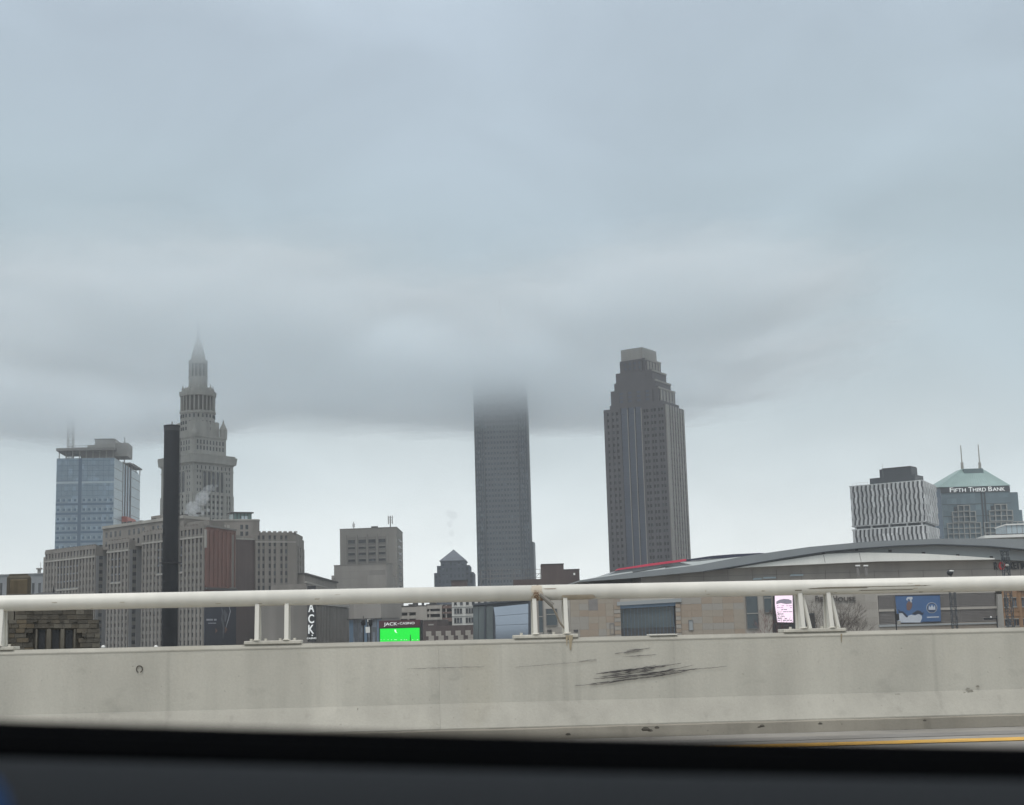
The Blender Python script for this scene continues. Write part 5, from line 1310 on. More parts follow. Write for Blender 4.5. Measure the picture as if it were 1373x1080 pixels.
# ---- pale building and dark roof behind the pylon
b = Bld('pale_grey_building', V(25,790,700), 'pale blue grey building with dark windows behind the brown pylon top', 'building')
pg = mat('pale_blue_stone',(.235,.25,.265),.85,.07,.08,.06)
F = Face(V(-40,800,705),V(57,800,700)); zt = F.uz(50,770.5)[1]
b.one('wall', pg, b.new().fbox(F.A,F.u,F.n,0,F.w,GZ,zt,-20,0)); b.one('cornice', pg, b.new().fbox(F.A,F.u,F.n,-.2,F.w+.1,zt,zt+.6,-20,.5))
for px in (1.5,44.5,53):
    ua,z0 = F.uz(px-1.8,797); ub,z1 = F.uz(px+1.8,782); b.one('window', M['glass_dk'], b.new().fbox(F.A,F.u,F.n,ua,ub,z0-6,z1,0,.1)); b.one('window_sill', pg, b.new().fbox(F.A,F.u,F.n,ua-.3,ub+.3,z1,z1+.4,0,.3))
P = F.pt(F.uz(50,768)[0],zt,-2); b.one('roof_tank', M['conc'], b.new().tube(P,(P.x,P.y,zt+2.5),.9).tube((P.x,P.y,zt+2.5),(P.x,P.y,zt+3.2),1.6).tube((P.x+.6,P.y,zt+3.2),(P.x+.6,P.y,zt+6),.12))
b.done()
b = Bld('dark_spired_roof', V(58,795,150), 'low dark roof with one thin spike just above the rail on the left', 'roof')
F = Face(V(40,797,150),V(72,797,150)); z0 = F.uz(58,797.5)[1]
b.one('wall', M['conc_dk'], b.new().fbox(F.A,F.u,F.n,0,F.w,GZ,z0,-5,0)); b.one('roof', M['roofdk'], b.new().add([F.pt(-.2,z0,.3),F.pt(F.w+.4,z0,.3),F.pt(F.w+.4,z0,-5),F.pt(-.2,z0,-5),F.pt(F.w*.3,z0+.35,-2.5),F.pt(F.w*.72,z0+.25,-2.5)],[(0,1,5,4),(1,2,5),(2,3,4,5),(3,0,4),(3,2,1,0)]))
u = F.uz(61.4,790)[0]; b.one('spike', M['black'], b.new().lathe(F.pt(u,z0,-2.5),[(.14,.1),(.07,.45),(.02,1.05)],6)); b.done()

# ---- brown stone pylon
b = Bld('brown_stone_pylon', V(66,860,125), 'weathered brown sandstone pylon with a rounded top block and three dark slots', 'pylon')
ps = mat('brown_sandstone',(.105,.09,.067),.95,.30,.35,.2,c2=(.075,.068,.055),bump=.5,bscale=3); ps2 = mat('sandstone_golden',(.125,.10,.066),.95,.25,.5,.2,bump=.5,bscale=3); ps3 = mat('sandstone_dark',(.075,.067,.053),.95,.25,.6,.15,bump=.5,bscale=3); ps4 = mat('sandstone_grey',(.125,.113,.09),.95,.25,.6,.15,bump=.5,bscale=3)
F = Face(V(-60,850,120.4),V(135,850,124)); 
def pz(px,py,d=0): return F.uz(px,py,d)
def pb(nm, mt_, x0, x1, y0, y1, d0, d1, **k):
    ua, zb_ = F.uz(x0,y0,d1); ub, zt_ = F.uz(x1,y1,d1); return b.one(nm, mt_, b.new().fbox(F.A,F.u,F.n,ua,ub,zb_,zt_,d0,d1), **k)
pb('base_mass', ps, -60, 133, 1000, 831, -7, -.35); pb('upper_mass', ps, 19, 125, 833, 812, -5.5, -.5); pb('left_mass', ps4, -60, 19, 835, 808, -5.5, -.3)
pb('top_block', ps, 8, 41.5, 812, 771.5, -4, -.9, bevel=.22); pb('top_panel', ps2, 13, 37, 800, 777, -1, -.78, bevel=.08); pb('top_ridge', ps3, 12, 38, 772.5, 769.5, -3.6, -1.1, bevel=.1); pb('block_foot', ps4, 9, 42, 799, 796, -4, -.7)
for x0, x1 in ((50.5,61),(69,79.8),(86.7,97.6)):
    pb('dark_slot', M['black'], x0, x1, 900, 845, -1, -.30); 
for x0, x1 in ((46.5,50.2),(61.4,68.6),(80.2,86.3),(98,101.5)): pb('slot_pilaster', ps4, x0, x1, 900, 843.5, -.4, .12)
for x in (44.5,62.5,80.5,98.5): pb('dentil', ps3, x, x+5, 834.2, 831, -.4, .18)
pb('corner_pier', ps4, 3.5, 12, 900, 838, -.4, .1); pb('slit_window', M['black'], 2.2, 5, 868, 848, -.5, .16); 
for x in (3.5,7.3): pb('small_slit', M['black'], x, x+2, 838, 832.5, -.5, .02)
pb('round_relief', ps3, 110, 116, 855, 848, -.4, .14, bevel=.1)
random.seed(21); sp = {}
# single stones laid in courses, joints recessed
rows_ = [(831.2,836.5),(836.8,842.6),(842.9,849),(849.3,855.4),(855.7,861.8),(862.1,868.2),(868.5,875)]
for y0, y1 in rows_:
    x = -2-random.uniform(0,8)
    while x < 131:
        w_ = random.uniform(9,17); xa, xb = x, min(x+w_,132.5 if y0 < 838 else 134)
        x += w_+.22
        if y0 > 841 and xb > 46 and xa < 101.5: continue
        if xb-xa < 3: continue
        m_ = random.choice((ps,ps,ps3,ps4,ps2 if xa < 40 else ps)); pb('stone', m_, xa, xb, y1, y0, -.4, random.uniform(-.035,.035))
for y0, y1 in ((812.3,818),(818.3,824.3),(824.6,830.8)):
    x = 20
    while x < 124:
        w_ = random.uniform(10,18); xb = min(x+w_,125); pb('stone', random.choice((ps,ps3,ps4,ps)), x, xb, y1, y0, -.55, -.35+random.uniform(-.05,.05)); x += w_+.22
b.done()

# ---- steam
def puffs(name, lab, pts, Y, dens):
    vm_ = volmat(name+'_vapour', dens, (.97,.98,1), .3)
    q = MB()
    for px, py, r in pts:
        P = V(px, py, Y); rr = r/1900*Y; k0 = len(q.v)
        m_ = 10; vs_ = []; fs = []
        for j in range(1, 8):
            ph = math.pi*j/8
            for i in range(m_):
                t = 2*math.pi*i/m_; n_ = 1+.35*mnoise.noise(Vector((math.cos(t)*1.7+px, math.sin(t)*1.7+py, ph*1.3)))
                vs_.append(P+Vector((math.cos(t)*math.sin(ph), math.sin(t)*math.sin(ph), math.cos(ph)))*rr*n_)
        for j in range(6):
            for i in range(m_): fs.append((j*m_+i, (j+1)*m_+i, (j+1)*m_+(i+1)%m_, j*m_+(i+1)%m_))
        fs += [tuple(range(m_)), tuple(range(6*m_+m_-1, 6*m_-1, -1))]
        q.add(vs_, fs)
    o = q.build(name, vm_); tag(o, lab, kind='stuff')
puffs('steam', 'white steam drifting before the spired stone tower', [(252,688,5),(257,683,6),(263,678,6.5),(269,671,8),(273,664,7),(280,655,5),(262,684,8),(276,657,4.5),(283,653,3.5),(290,652,2.5),(263,691,4.5),(271,688,4),(279,684,3),(259,681,10),(271,668,9),(255,693,4),(266,685,3.5),(274,673,4),(281,660,2.5),(286,656,3),(259,689,3),(268,676,3.5)], 760, .15)
puffs('steam', 'faint steam above the pointed tower', [(603,728,4),(605,715,5),(603,703,5),(607,691,7),(602,689,6)], 960, .03)
# ------------------------------------------------------------------ the bridge we drive on
# barrier line through two sight points; the deck climbs slightly to the left
BA = Vector((V(0,873,15.9).x, 15.9, 0)); BB = Vector((V(1373,842,16.8).x, 16.8, 0))
BU = (BB-BA).normalized(); BN = Vector((BU.y, -BU.x, 0)); BW = (BB-BA).length
zA_, zB_ = V(0,873,15.9).z, V(1373,842,16.8).z
GR = (zB_-zA_)/BW
HB = 1.10                                    # barrier height over the deck
def bp(u, d, h):
    """u metres along the barrier (0 = left photo edge), d towards the viewer, h above the deck"""
    p = BA+BU*u+BN*d; return Vector((p.x, p.y, zA_-HB+GR*u+h))
def extr(prof, u0, u1, n=1, jitter=0, loop=True):
    mb_ = MB(bp((u0+u1)/2, 0, 0)); vs_ = []; m_ = len(prof)
    for k in range(n+1):
        u = u0+(u1-u0)*k/n
        for d, h in prof: vs_.append(bp(u, d, h)+(Vector((0,0,mnoise.noise(Vector((u*3,d*9,h*9)))*jitter)) if jitter else Vector()))
    fs = [(k*m_+i, (k+1)*m_+i, (k+1)*m_+(i+1)%m_, k*m_+(i+1)%m_) for k in range(n) for i in range(m_ if loop else m_-1)]
    if loop: fs += [tuple(range(m_-1,-1,-1)), tuple(range(n*m_, n*m_+m_))]
    return mb_.add(vs_, fs)

def conc_mat(name, base, light_foot=None):
    """weathered cast concrete: broad patches, vertical run-off stains, grime, fine pits"""
    m = bpy.data.materials.new(name); m.use_nodes = True; nt = m.node_tree; N = nt.nodes; L = nt.links.new; bs = N['Principled BSDF']
    bs.inputs['Roughness'].default_value = .88
    t = N.new('ShaderNodeTexCoord')
    def noise_(sc, det, scale3=(1,1,1), off=0):
        mpn = N.new('ShaderNodeMapping'); mpn.inputs['Scale'].default_value = scale3; mpn.inputs['Location'].default_value = (off,off*.7,off*.3); L(t.outputs['Object'], mpn.inputs[0])
        n = N.new('ShaderNodeTexNoise'); n.inputs['Scale'].default_value = sc; n.inputs['Detail'].default_value = det; L(mpn.outputs[0], n.inputs[0]); return n.outputs[0]
    def rng(x, a, c_, lo, hi):
        r = N.new('ShaderNodeMapRange'); r.inputs[1].default_value=a; r.inputs[2].default_value=c_; r.inputs[3].default_value=lo; r.inputs[4].default_value=hi; L(x, r.inputs[0]); return r.outputs[0]
    def mul(a, c_):
        mm = N.new('ShaderNodeMath'); mm.operation='MULTIPLY'; L(a, mm.inputs[0]); L(c_, mm.inputs[1]); return mm.outputs[0]
    f = rng(noise_(.55,4), .35,.65,.93,1.07)
    f = mul(f, rng(noise_(1.6,5,(1,1,.12),4), .36,.62,.88,1.04))        # vertical run-off
    f = mul(f, rng(noise_(6,6,(1,1,.25),9), .3,.7,.96,1.04))
    f = mul(f, rng(noise_(45,3,(1,1,1),2), .3,.7,.965,1.035))
    f = mul(f, rng(noise_(26,2,(1,1,1),33), .22,.28,.72,1.0))          # air holes
    f = mul(f, rng(noise_(7,3,(1,1,.03),41), .62,.74,1.0,.88))          # drip lines
    f = mul(f, rng(noise_(2.2,8,(1,1,1.6),14), .28,.40,.86,1.0))         # dark scuffs, sparse
    g_ = rng(noise_(.9,5,(1,1,.08),21), .60,.75,0,.28)                   # ochre streaks
    mx_ = N.new('ShaderNodeMix'); mx_.data_type='RGBA'; L(g_, mx_.inputs[0]); mx_.inputs[6].default_value=(*base,1); mx_.inputs[7].default_value=(base[0]*.86,base[1]*.80,base[2]*.66,1)
    vm = N.new('ShaderNodeVectorMath'); vm.operation='SCALE'; L(mx_.outputs[2], vm.inputs[0]); L(f, vm.inputs['Scale']); L(vm.outputs[0], bs.inputs['Base Color'])
    bpn = N.new('ShaderNodeBump'); bpn.inputs['Strength'].default_value=.25; bpn.inputs['Distance'].default_value=.01; L(noise_(30,8), bpn.inputs['Height']); L(bpn.outputs[0], bs.inputs['Normal'])
    return m
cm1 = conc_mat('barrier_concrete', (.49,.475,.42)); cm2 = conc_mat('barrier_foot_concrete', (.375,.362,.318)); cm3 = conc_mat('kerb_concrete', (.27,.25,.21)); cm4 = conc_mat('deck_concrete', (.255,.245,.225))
U0, U1 = -30.0, 42.0
barrier = thing('concrete_barrier', bp(5.8,0,0), 'weathered cream grey concrete bridge barrier with black scuff marks and stains', 'barrier')
def badd(name, mt, mb_, parent=barrier, **k):
    o = mb_.build(name, mt, None, **k); loc = o.location.copy(); o.parent = parent; o.location = loc-parent_loc(parent); return o
def parent_loc(p):
    l = Vector(p.location); q = p.parent
    while q is not None: l += q.location; q = q.parent
    return l
# wall panels between faint joints
joints = [U0, -21.4, -12.6, -3.9, 4.85, 13.6, 22.4, 31.2, U1]
for a, c_ in zip(joints[:-1], joints[1:]):
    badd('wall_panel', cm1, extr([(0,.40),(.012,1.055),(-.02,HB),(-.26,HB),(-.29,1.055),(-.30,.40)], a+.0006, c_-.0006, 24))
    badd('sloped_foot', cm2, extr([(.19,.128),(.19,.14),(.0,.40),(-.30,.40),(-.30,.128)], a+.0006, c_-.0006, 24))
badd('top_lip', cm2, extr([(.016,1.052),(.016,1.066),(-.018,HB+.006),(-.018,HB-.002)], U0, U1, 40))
# kerb
kb = extr([(.30,0),(.295,.118),(.28,.127),(-.2,.127),(-.2,-.2)], U0, U1, 260, jitter=.006).build('kerb', cm3); tag(kb, 'low stained concrete kerb under the barrier', kind='structure')
# black tyre scuffs, in their own thin raised sheet
scm = mat('rubber_scuff',(.085,.08,.08),.8,.3,9); scm2 = mat('faint_rubber_scuff',(.16,.152,.145),.85,.2,9)
def scuff(px0, py0, px1, py1, w, mt, seed, bend=0):
    rnd = random.Random(seed); n = 46; top, bot = [], []
    for i in range(n+1):
        t = i/n; px = px0+(px1-px0)*t; py = py0+(py1-py0)*t - bend*math.sin(math.pi*t) + .5*mnoise.noise(Vector((px*.22,seed*3.1,0)))
        hw = w*(max(0,math.sin(math.pi*min(1,t*1.0)))**.5)*(.30+.85*max(0,.35+1.2*mnoise.noise(Vector((px*.13,seed*1.7,5)))))
        top.append((px,py-hw/2-.08)); bot.append((px,py+hw/2+.08))
    def onw(px, py):
        d = ray(px, py); A_ = bp(0,.014,0); t_ = ((A_.x-EYE.x)*BN.x+(A_.y-EYE.y)*BN.y)/(d.x*BN.x+d.y*BN.y); return EYE+d*t_+BN*.006
    q = MB(bp(5.8,0,0)); q.add([onw(*p) for p in top]+[onw(*p) for p in bot], [(i,i+n+1,i+n+2,i+1) for i in range(n)])
    o = q.build('scuff_mark', mt, None); o.parent = barrier; o.location = (0,0,0)
sc = [(798,904,900,891,2.6),(803,908,878,898,2.0),(818,905,914,889,1.6),(795,910.5,905,899,2.4),(820,912,930,892,2.4),(792,917,862,908,2.0),(842,912,925,899,1.8),(805,902,850,896,1.5),(790,919,842,911,1.2),(862,902,975,893.5,.9),(850,907,935,896.5,1.2),(800,915.5,905,902,1.0),(826,900,880,892,1.4)]
for i, (a, b0, c_, d_, w_) in enumerate(sc): scuff(a,b0,c_,d_,w_*.85,scm,i+1,bend=-1.0)
for i, (a, b0, c_, d_, w_) in enumerate([(824,877,872,869,1.6),(836,876,862,873,1.6),(835,881,880,878,1.0),(776,887,800,884.5,.8),(546,897,650,894,.6),(770,920,800,917,.8),(840,872,868,870.5,1.0),(690,895,800,886,.35)]): scuff(a,b0,c_,d_,w_,scm2,i+40)
# drain hole and small spalls
def wall_pt(px, py, off=.014):
    d = ray(px, py); A_ = bp(0,off,0); t_ = ((A_.x-EYE.x)*BN.x+(A_.y-EYE.y)*BN.y)/(d.x*BN.x+d.y*BN.y); return EYE+d*t_
dk = mat('spall_hole',(.06,.055,.045),.95,.3,20)
P = wall_pt(187,897.5); q = MB(bp(5.8,0,0)); rr = .034
ring = []
for i in range(10):
    t = 2*math.pi*i/10; ring.append(P+BU*math.cos(t)*rr+Vector((0,0,math.sin(t)*rr*1.1))+BN*.004)
for i in range(10):
    if i in (7,): continue
    q.tube(ring[i], ring[(i+1)%10], .005, n=4)
o = q.build('drain_ring', dk, None); o.parent = barrier; o.location = (0,0,0)
random.seed(8)
def blot(px, py, r, mt, off, nm='spall'):
    P = wall_pt(px, py, off); q = MB(bp(5.8,0,0)); n = 9
    q.add([P+BN*.004+BU*math.cos(6.283*i/n)*r*random.uniform(.5,1.3)+Vector((0,0,math.sin(6.283*i/n)*r*random.uniform(.3,.8))) for i in range(n)], [tuple(range(n))])
    o = q.build(nm, mt, None); o.parent = barrier; o.location = (0,0,0)
spm = mat('grime_patch',(.30,.285,.245),.95,.25,12)
for px, py, r in ((765,947,.03),(767,949,.018),(996,904,.012),(1100,939,.02),(1110,944,.015),(1205,934,.06),(1225,938,.05),(1240,941,.035),(1218,946,.03),(1298,926,.06),(1306,934,.045),(1312,921,.03),(1262,950,.03),(1150,951,.02),(930,950,.015),(480,951,.012),(560,905,.01)):
    for _ in range(4): blot(px+random.uniform(-5,5)*(r*18), py+random.uniform(-3,3)*(r*18), r*random.uniform(.25,.55), spm if random.random()<.95 else dk, .03 if py > 935 else .014)
# debris on the kerb
for px, py, r in ((866,980,.05),(881,977,.03),(872,981,.03),(1022,975,.03),(1018,976,.02),(1100,971.5,.025),(762,986,.03),(1240,967,.02)):
    d = ray(px,py); P = EYE+d*(15.95/d.y)
    q = MB(P); q.lathe(P,[(r*.8,0),(r,.3*r),(r*.5,.8*r)],7); o = q.build('leaf_litter', dk, None); tag(o, 'small dark scrap of litter lying against the kerb', 'litter', 'scraps of litter along the kerb')
# road deck
dk_o = extr([(-.45,-.35),(-.45,-.001),(40,-.001),(40,-.35)], U0, U1, 2).build('road', cm4); tag(dk_o, 'grey concrete road surface of the bridge', kind='structure')
# faint darker wheel band and the yellow edge line
asm = conc_mat('shoulder_asphalt', (.20,.195,.185)); sh = extr([(.9,.003),(1.35,.003)], U0, U1, 2, loop=False).build('shoulder_joint', asm); tag(sh, 'darker strip of sealed joint along the shoulder', kind='structure')
ylm = mat('yellow_line_paint',(.62,.36,.06),.7,.12,6,c2=(.52,.31,.07))
def deck_hit(px, py):
    d = ray(px, py); lo_, hi_ = 4.0, 16.5
    for _ in range(60):
        mid_ = (lo_+hi_)/2; p = EYE+d*(mid_/d.y); u_ = (p-BA).dot(BU); dd_ = (p-BA).dot(BN)
        if p.z > bp(u_,dd_,0).z: lo_ = mid_
        else: hi_ = mid_
    return u_, dd_
(ua_, da_), (ub_, db_) = deck_hit(1148,997.5), deck_hit(1373,991.2)
yl_d = lambda u: da_+(db_-da_)*(u-ua_)/(ub_-ua_)
q = MB(bp(5.8,0,0)); n = 12; pts_ = []
for sgn in (-.19,.19):
    for i in range(n+1): u = 0+U1*i/n; pts_.append(bp(u, max(.6,yl_d(u)+sgn), .006))
yl = q.add(pts_, [(i,i+1,i+n+2,i+n+1) for i in range(n)]).build('yellow_edge_line', ylm); tag(yl, 'yellow painted edge line on the bridge road', kind='structure')

# ---- rail: pipe in lengths, twin posts on plates
cream = mat('cream_rail_paint',(.66,.645,.59),.42,.05,1.2,.05); crust = mat('rail_rust_stain',(.20,.13,.085),.8,.3,6); cream_d = mat('weathered_plate_paint',(.52,.50,.44),.6,.12,4,.1)
rail = thing('bridge_railing', bp(5.8,-.13,HB), 'thick cream painted pipe rail on pairs of posts bolted along the barrier top', 'railing')
def railz(u):
    # height of the pipe centre above the deck along the barrier
    return None
RZ0 = V(0,809.3,15.98).z-bp(0,0,0).z; RZ1 = V(1373,782,16.88).z-bp(BW,0,0).z
RR = .089
def rp(u, dz=0, dd=0): 
    h = RZ0+(RZ1-RZ0)*u/BW; return bp(u,-.13+dd,h+dz)
joint_u = None
def u_at(px, py, off=-.13):
    d = ray(px, py); A_ = bp(0,off,0); t_ = ((A_.x-EYE.x)*BN.x+(A_.y-EYE.y)*BN.y)/(d.x*BN.x+d.y*BN.y); return (EYE+d*t_-BA).dot(BU)
uj = u_at(721,793)
cuts = [uj-36, uj-24, uj-12, uj, uj+12, uj+24, uj+36]
def radd(name, mt, q, **k):
    o = q.build(name, mt, rail, **k); return o
for a, c_ in zip(cuts[:-1], cuts[1:]):
    radd('pipe', cream, MB(rail.location).tube(rp(a+.012), rp(c_-.012), RR, n=28), smooth=False)
    for p in rail.children:
        pass
for o in list(rail.children):
    for p in o.data.polygons: p.use_smooth = len(p.vertices) == 4
for c_ in cuts[1:-1]:
    radd('splice_sleeve', crust if abs(c_-uj) < .1 else cream_d, MB(rail.location).tube(rp(c_-.05), rp(c_+.05), RR*.965, n=20))
# rust on the middle joint
def pipe_patch(u0, u1, a0, a1, mt, name='rust_stain', n=8, lift=.0016, ragged=.25):
    """a sheet on the pipe: u range, angle range (0 = top, 90 = viewer side, 180 = bottom)"""
    q = MB(rail.location); vs_ = []
    for i in range(n+1):
        for j in range(n+1):
            t = j/n; uu = u0+(u1-u0)*i/n; edge = 1+ragged*mnoise.noise(Vector((uu*30,t*4,a0))); a = math.radians(a0+(a1-a0)*t*edge)
            uu += (mnoise.noise(Vector((t*5,i*1.0,u0)))*(u1-u0)*ragged)
            vs_.append(rp(uu)+(BN*math.sin(a)+Vector((0,0,math.cos(a))))*(RR+lift))
    q.add(vs_, [(i*(n+1)+j, i*(n+1)+j+1, (i+1)*(n+1)+j+1, (i+1)*(n+1)+j) for i in range(n) for j in range(n)])
    return radd(name, mt, q)
crust2 = mat('pale_rust_stain',(.44,.385,.31),.6,.2,5)
pipe_patch(uj-.075,uj+.045,25,175,crust2); pipe_patch(uj-.055,uj+.004,75,178,crust); pipe_patch(uj+.02,uj+.085,115,178,crust); pipe_patch(uj-.02,uj+.02,20,90,crust2)
pipe_patch(uj+.28,uj+.62,112,165,crust2)
pipe_patch(uj+.06,uj+.20,60,66,crust)
st = mat('rail_dirt_streak',(.20,.18,.14),.6,.2,6)
for px0, px1, a0, a1 in ((1063,1072,108,116),(1084,1160,96,104),(1100,1240,92,97),(1150,1220,120,126),(1230,1235,150,158)):
    pipe_patch(u_at(px0,785),u_at(px1,785),a0,a1,st,'dirt_streak',ragged=.12)
random.seed(17)
for k in range(26):
    u_ = random.uniform(-1, 13); a_ = random.uniform(70, 165); w_ = random.uniform(.01,.06)
    pipe_patch(u_,u_+w_,a_,a_+random.uniform(2,7),random.choice((st,crust2,crust2)),'paint_chip',n=4,ragged=.4)
# posts
gpx = [(-12,None),(365,None),(732,1),(1092,2)]
posts_px = [([-37,3],(-37,18),865),([345.5,385],(327,404),858),([716.5,758],(689,775),850),([1073,1111],(1051,1135),845)]
spacing = u_at(1092,845)-u_at(732,850)
def plate(u0, u1, nm='base_plate'):
    q = MB(rail.location); h0, h1 = HB+.008, HB+.045
    pts = [(u0,.012),(u1,.012),(u1,-.27),(u0,-.27)]
    q.add([bp(u,d,h) for h in (h0,h1) for u,d in pts], [(0,3,2,1),(4,5,6,7),(0,1,5,4),(1,2,6,5),(2,3,7,6),(3,0,4,7)])
    return radd(nm, cream_d, q, bevel=.006)
def post(u, double=False):
    q = MB(rail.location)
    w = .022
    hr = RZ0+(RZ1-RZ0)*u/BW-RR*.55
    def pl(ua, ub, da0, da1, db0, db1, h0, h1):
        q.add([bp(ua,da1,h0),bp(ub,da1,h0),bp(ub,da0,h0),bp(ua,da0,h0),bp(ua,db1,h1),bp(ub,db1,h1),bp(ub,db0,h1),bp(ua,db0,h1)],[(0,3,2,1),(4,5,6,7),(0,1,5,4),(1,2,6,5),(2,3,7,6),(3,0,4,7)])
    pl(u-.024,u+.024,-.045,.0,-.11,-.07,HB+.045,hr)      # front flange
    pl(u-.009,u+.009,-.22,-.045,-.18,-.11,HB+.045,hr)     # web
    pl(u-.030,u+.030,-.25,-.22,-.20,-.18,HB+.045,hr)      # back flange
    o = radd('post', cream, q, bevel=.004)
    w_ = MB(rail.location).tube(bp(u,-.02,HB+.045), bp(u,-.022,HB+.06), .05, .035, 10); radd('post_foot', cream_d, w_)
    return o
groups = []
for ps_, (pa, pb_), py in posts_px:
    groups.append(([u_at(x, py-15) for x in ps_], u_at(pa, py, .01), u_at(pb_, py, .01)))
g3 = groups[2]; g2 = groups[3]
for k in (-5,-4,-3,-2,-1): groups.append(([x+spacing*(k-1)-(groups[2][0][0]-groups[1][0][0])*0 for x in groups[1][0]][:2], groups[1][1]+spacing*(k-1), groups[1][2]+spacing*(k-1)))
for k in (1,2,3,4,5,6): groups.append(([x+spacing*k for x in g2[0]], g2[1]+spacing*k, g2[2]+spacing*k))
for gi, (us, a, c_) in enumerate(groups):
    plate(a, c_)
    for i, u in enumerate(us):
        post(u)
        if gi == 3:                                         # this pair carries a second, splayed stay behind each post
            q = MB(rail.location).tube(bp(u+.10,-.10,HB+.045), bp(u+.035,-.14,RZ1-RR*.5), .026, .024, 10); radd('stay', cream, q)
    for i in range(4):
        uu = a+(c_-a)*(.12+.76*(i/3)); q = MB(rail.location).tube(bp(uu,-.03,HB+.045), bp(uu,-.03,HB+.07), .016, n=6); radd('bolt', cream_d, q)
# bent cable hanging from the middle joint
cab = MB(rail.location); pts = [(724,798),(733,806),(740,813),(746,824),(750,834),(756,842),(761,846)]
q3 = [wall_pt(x,y,-.05) for x,y in pts]
for a_, c_ in zip(q3[:-1], q3[1:]): cab.tube(a_, c_, .012, n=6)
radd('loose_cable', mat('rusty_cable',(.23,.20,.16),.8,.2,9), cab)
q = MB(rail.location); q.tube(wall_pt(724,797,-.05), wall_pt(741,812,-.05), .022, .03, 8); radd('bent_bracket', mat('dull_bracket',(.22,.21,.19),.7,.1,4), q)
# rust run under the middle plate, on the barrier
rs = mat('rust_run_on_concrete',(.33,.28,.20),.9,.2,5)
for px, w_, y0, y1 in ((765,3.2,852,872),(760,1.6,852,866),(1128,1.2,850,862)):
    q = MB(bp(5.8,0,0)); n = 10; L_, R__ = [], []
    for i in range(n+1):
        y = y0+(y1-y0)*i/n; ww = w_*(1-.75*i/n)*(1+.5*mnoise.noise(Vector((px,i*.7,2)))); L_.append(wall_pt(px-ww,y)+BN*.005); R__.append(wall_pt(px+ww,y)+BN*.005)
    q.add(L_+R__, [(i,i+n+1,i+n+2,i+1) for i in range(n)]); o = q.build('rust_run', rs, None); o.parent = barrier; o.location = (0,0,0)
# small flush plate between the post groups
q = MB(rail.location)
ua, ub = u_at(871,850,.01), u_at(908,850,.01)
q.add([bp(u,d,h) for h in (HB+.008,HB+.022) for u,d in ((ua,.012),(ub,.012),(ub,-.2),(ua,-.2))], [(0,3,2,1),(4,5,6,7),(0,1,5,4),(1,2,6,5),(2,3,7,6),(3,0,4,7)])
radd('cover_plate', cream, q)

# ------------------------------------------------------------------ inside of the car: door top below the open view
dt = mat('door_trim_vinyl',(.010,.0135,.018),.8,.08,3,spec=.12,bump=.35,bscale=420); rb_ = mat('black_rubber_seal',(.002,.0025,.003),.95,.1,8,spec=.02); rb2 = mat('black_gloss_trim',(.0015,.002,.0025),.95,.1,8,spec=.02); gls = mat('door_outer_edge',(.0015,.002,.0025),.95,.1,8,spec=.02)
door = thing('car', (0,.42,1.16), 'dark car interior seen from inside: blue grey door panel under a black window seal', 'car')
def unseen_box(name, mt, x0, x1, y0, y1, z0, z1):
    MB(door.location).box(x0, x1, y0, y1, z0, z1).build(name, mt, door)
headl = mat('unseen_roof_lining',(.10,.10,.10),.9,.05,5)
unseen_box('roof', headl, -2.4, 2.4, -1.25, .22, 1.52, 1.55)  # unseen roof added to keep sky light off the door trim
unseen_box('unseen_far_side', dt, -2.4, 2.4, -1.25, -1.20, .35, 1.52); unseen_box('floor', dt, -2.4, 2.4, -1.20, .30, .33, .36)  # unseen far side and floor, added to close the light-blocking shell
unseen_box('unseen_rear_wall', dt, -2.44, -2.40, -1.20, .22, .36, 1.52); unseen_box('unseen_front_wall', dt, 2.40, 2.44, -1.20, .22, .36, 1.52)  # unseen end walls, added to shut out light from both ends
def Ysight(px, py, Y): return V(px, py, Y)
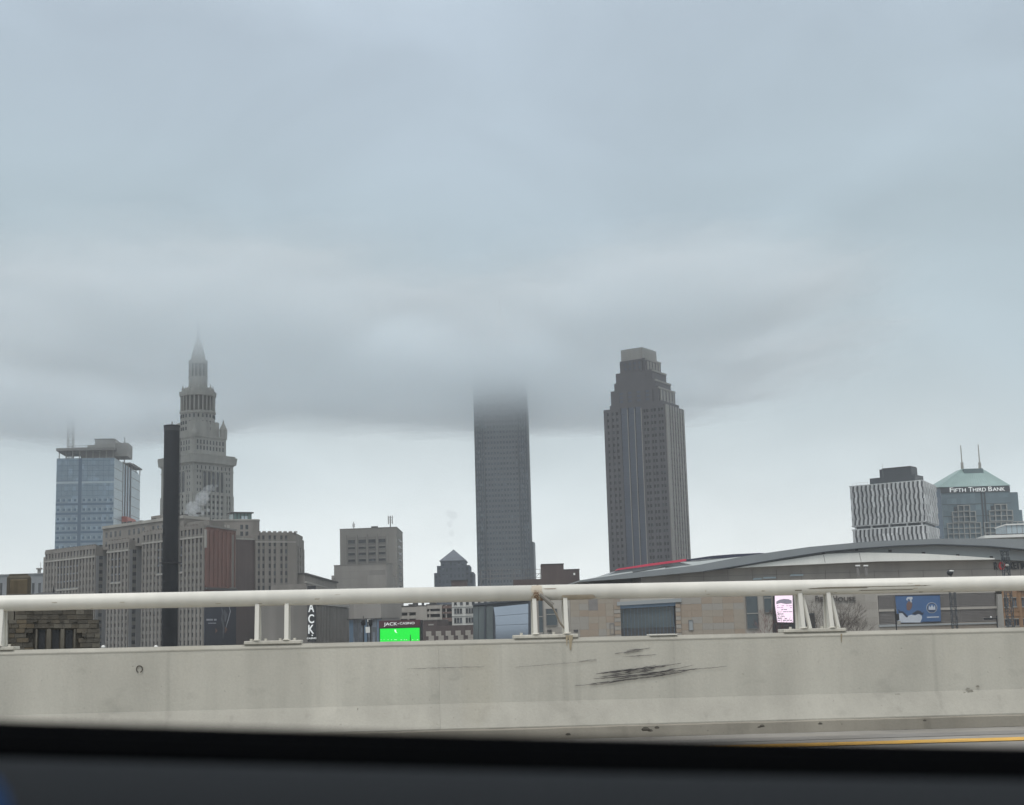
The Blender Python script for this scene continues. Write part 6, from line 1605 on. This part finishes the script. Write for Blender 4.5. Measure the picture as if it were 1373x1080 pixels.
def strip(name, mt, rows, smooth=True):
    """rows: (photo y at left edge, y at right edge, distance); a sheet swept across the car's width"""
    q = MB(door.location); n = 160; vs_ = []
    for i in range(n+1):
        t = i/n; px = 686+(2*t-1)*(1000+7600*abs(2*t-1))
        for yl_, yr_, Y in rows:
            y = yl_+(yr_-yl_)*((px)/1373)
            vs_.append(V(px, y+2.5*math.sin(math.pi*max(0,min(1,px/1373))), Y))
    m_ = len(rows); q.add(vs_, [(i*m_+j, i*m_+j+1, (i+1)*m_+j+1, (i+1)*m_+j) for i in range(n) for j in range(m_-1)])
    return q.build(name, mt, door, smooth=smooth)
strip('outer_seal', gls, [(1200,1230,.52),(985,1022,.50),(968,1003,.47),(966,1001,.465),(967,1002,.455),(973,1008,.45),(985,1020,.45)])
strip('rubber_seal', rb2, [(983,1018,.452),(978,1012,.447),(980,1013,.437),(987,1021,.432),(996,1031,.431)])
strip('inner_seal_lip', rb_, [(1010,1040,.46),(994,1028,.43),(995,1028,.425),(1003,1036,.42),(1022,1052,.419)])
strip('door_panel', dt, [(1060,1090,.43),(1019,1048,.412),(1017,1046.5,.406),(1018,1047,.398),(1022,1051,.385),(1034,1062,.362),(1052,1078,.335),(1078,1100,.305),(1130,1150,.27),(1300,1320,.24),(1700,1720,.23)])
# corner of blue sleeve at the lower left
sl = mat('blue_fabric',(.02,.10,.30),.9,.15,40,bump=.5,bscale=300)
P = V(-36,1110,.262); q = MB(P)
vs_, fs = [], []; n = 20
for j in range(1,12):
    ph = math.pi*j/12
    for i in range(n):
        t = 2*math.pi*i/n; k_ = 1+.08*mnoise.noise(Vector((t*1.5,ph*3,0)))
        vs_.append(P+Vector((math.cos(t)*math.sin(ph)*.0058*k_, math.sin(t)*math.sin(ph)*.01, math.cos(ph)*.0095*k_)))
for j in range(10):
    for i in range(n): fs.append((j*n+i,(j+1)*n+i,(j+1)*n+(i+1)%n,j*n+(i+1)%n))
fs += [tuple(range(n)), tuple(range(10*n+n-1,10*n-1,-1))]
o = q.add(vs_, fs).build('sleeve_fold', sl, None, smooth=True); tag(o, 'bright blue fold of fabric at the bottom left corner, against the door panel', 'clothing')
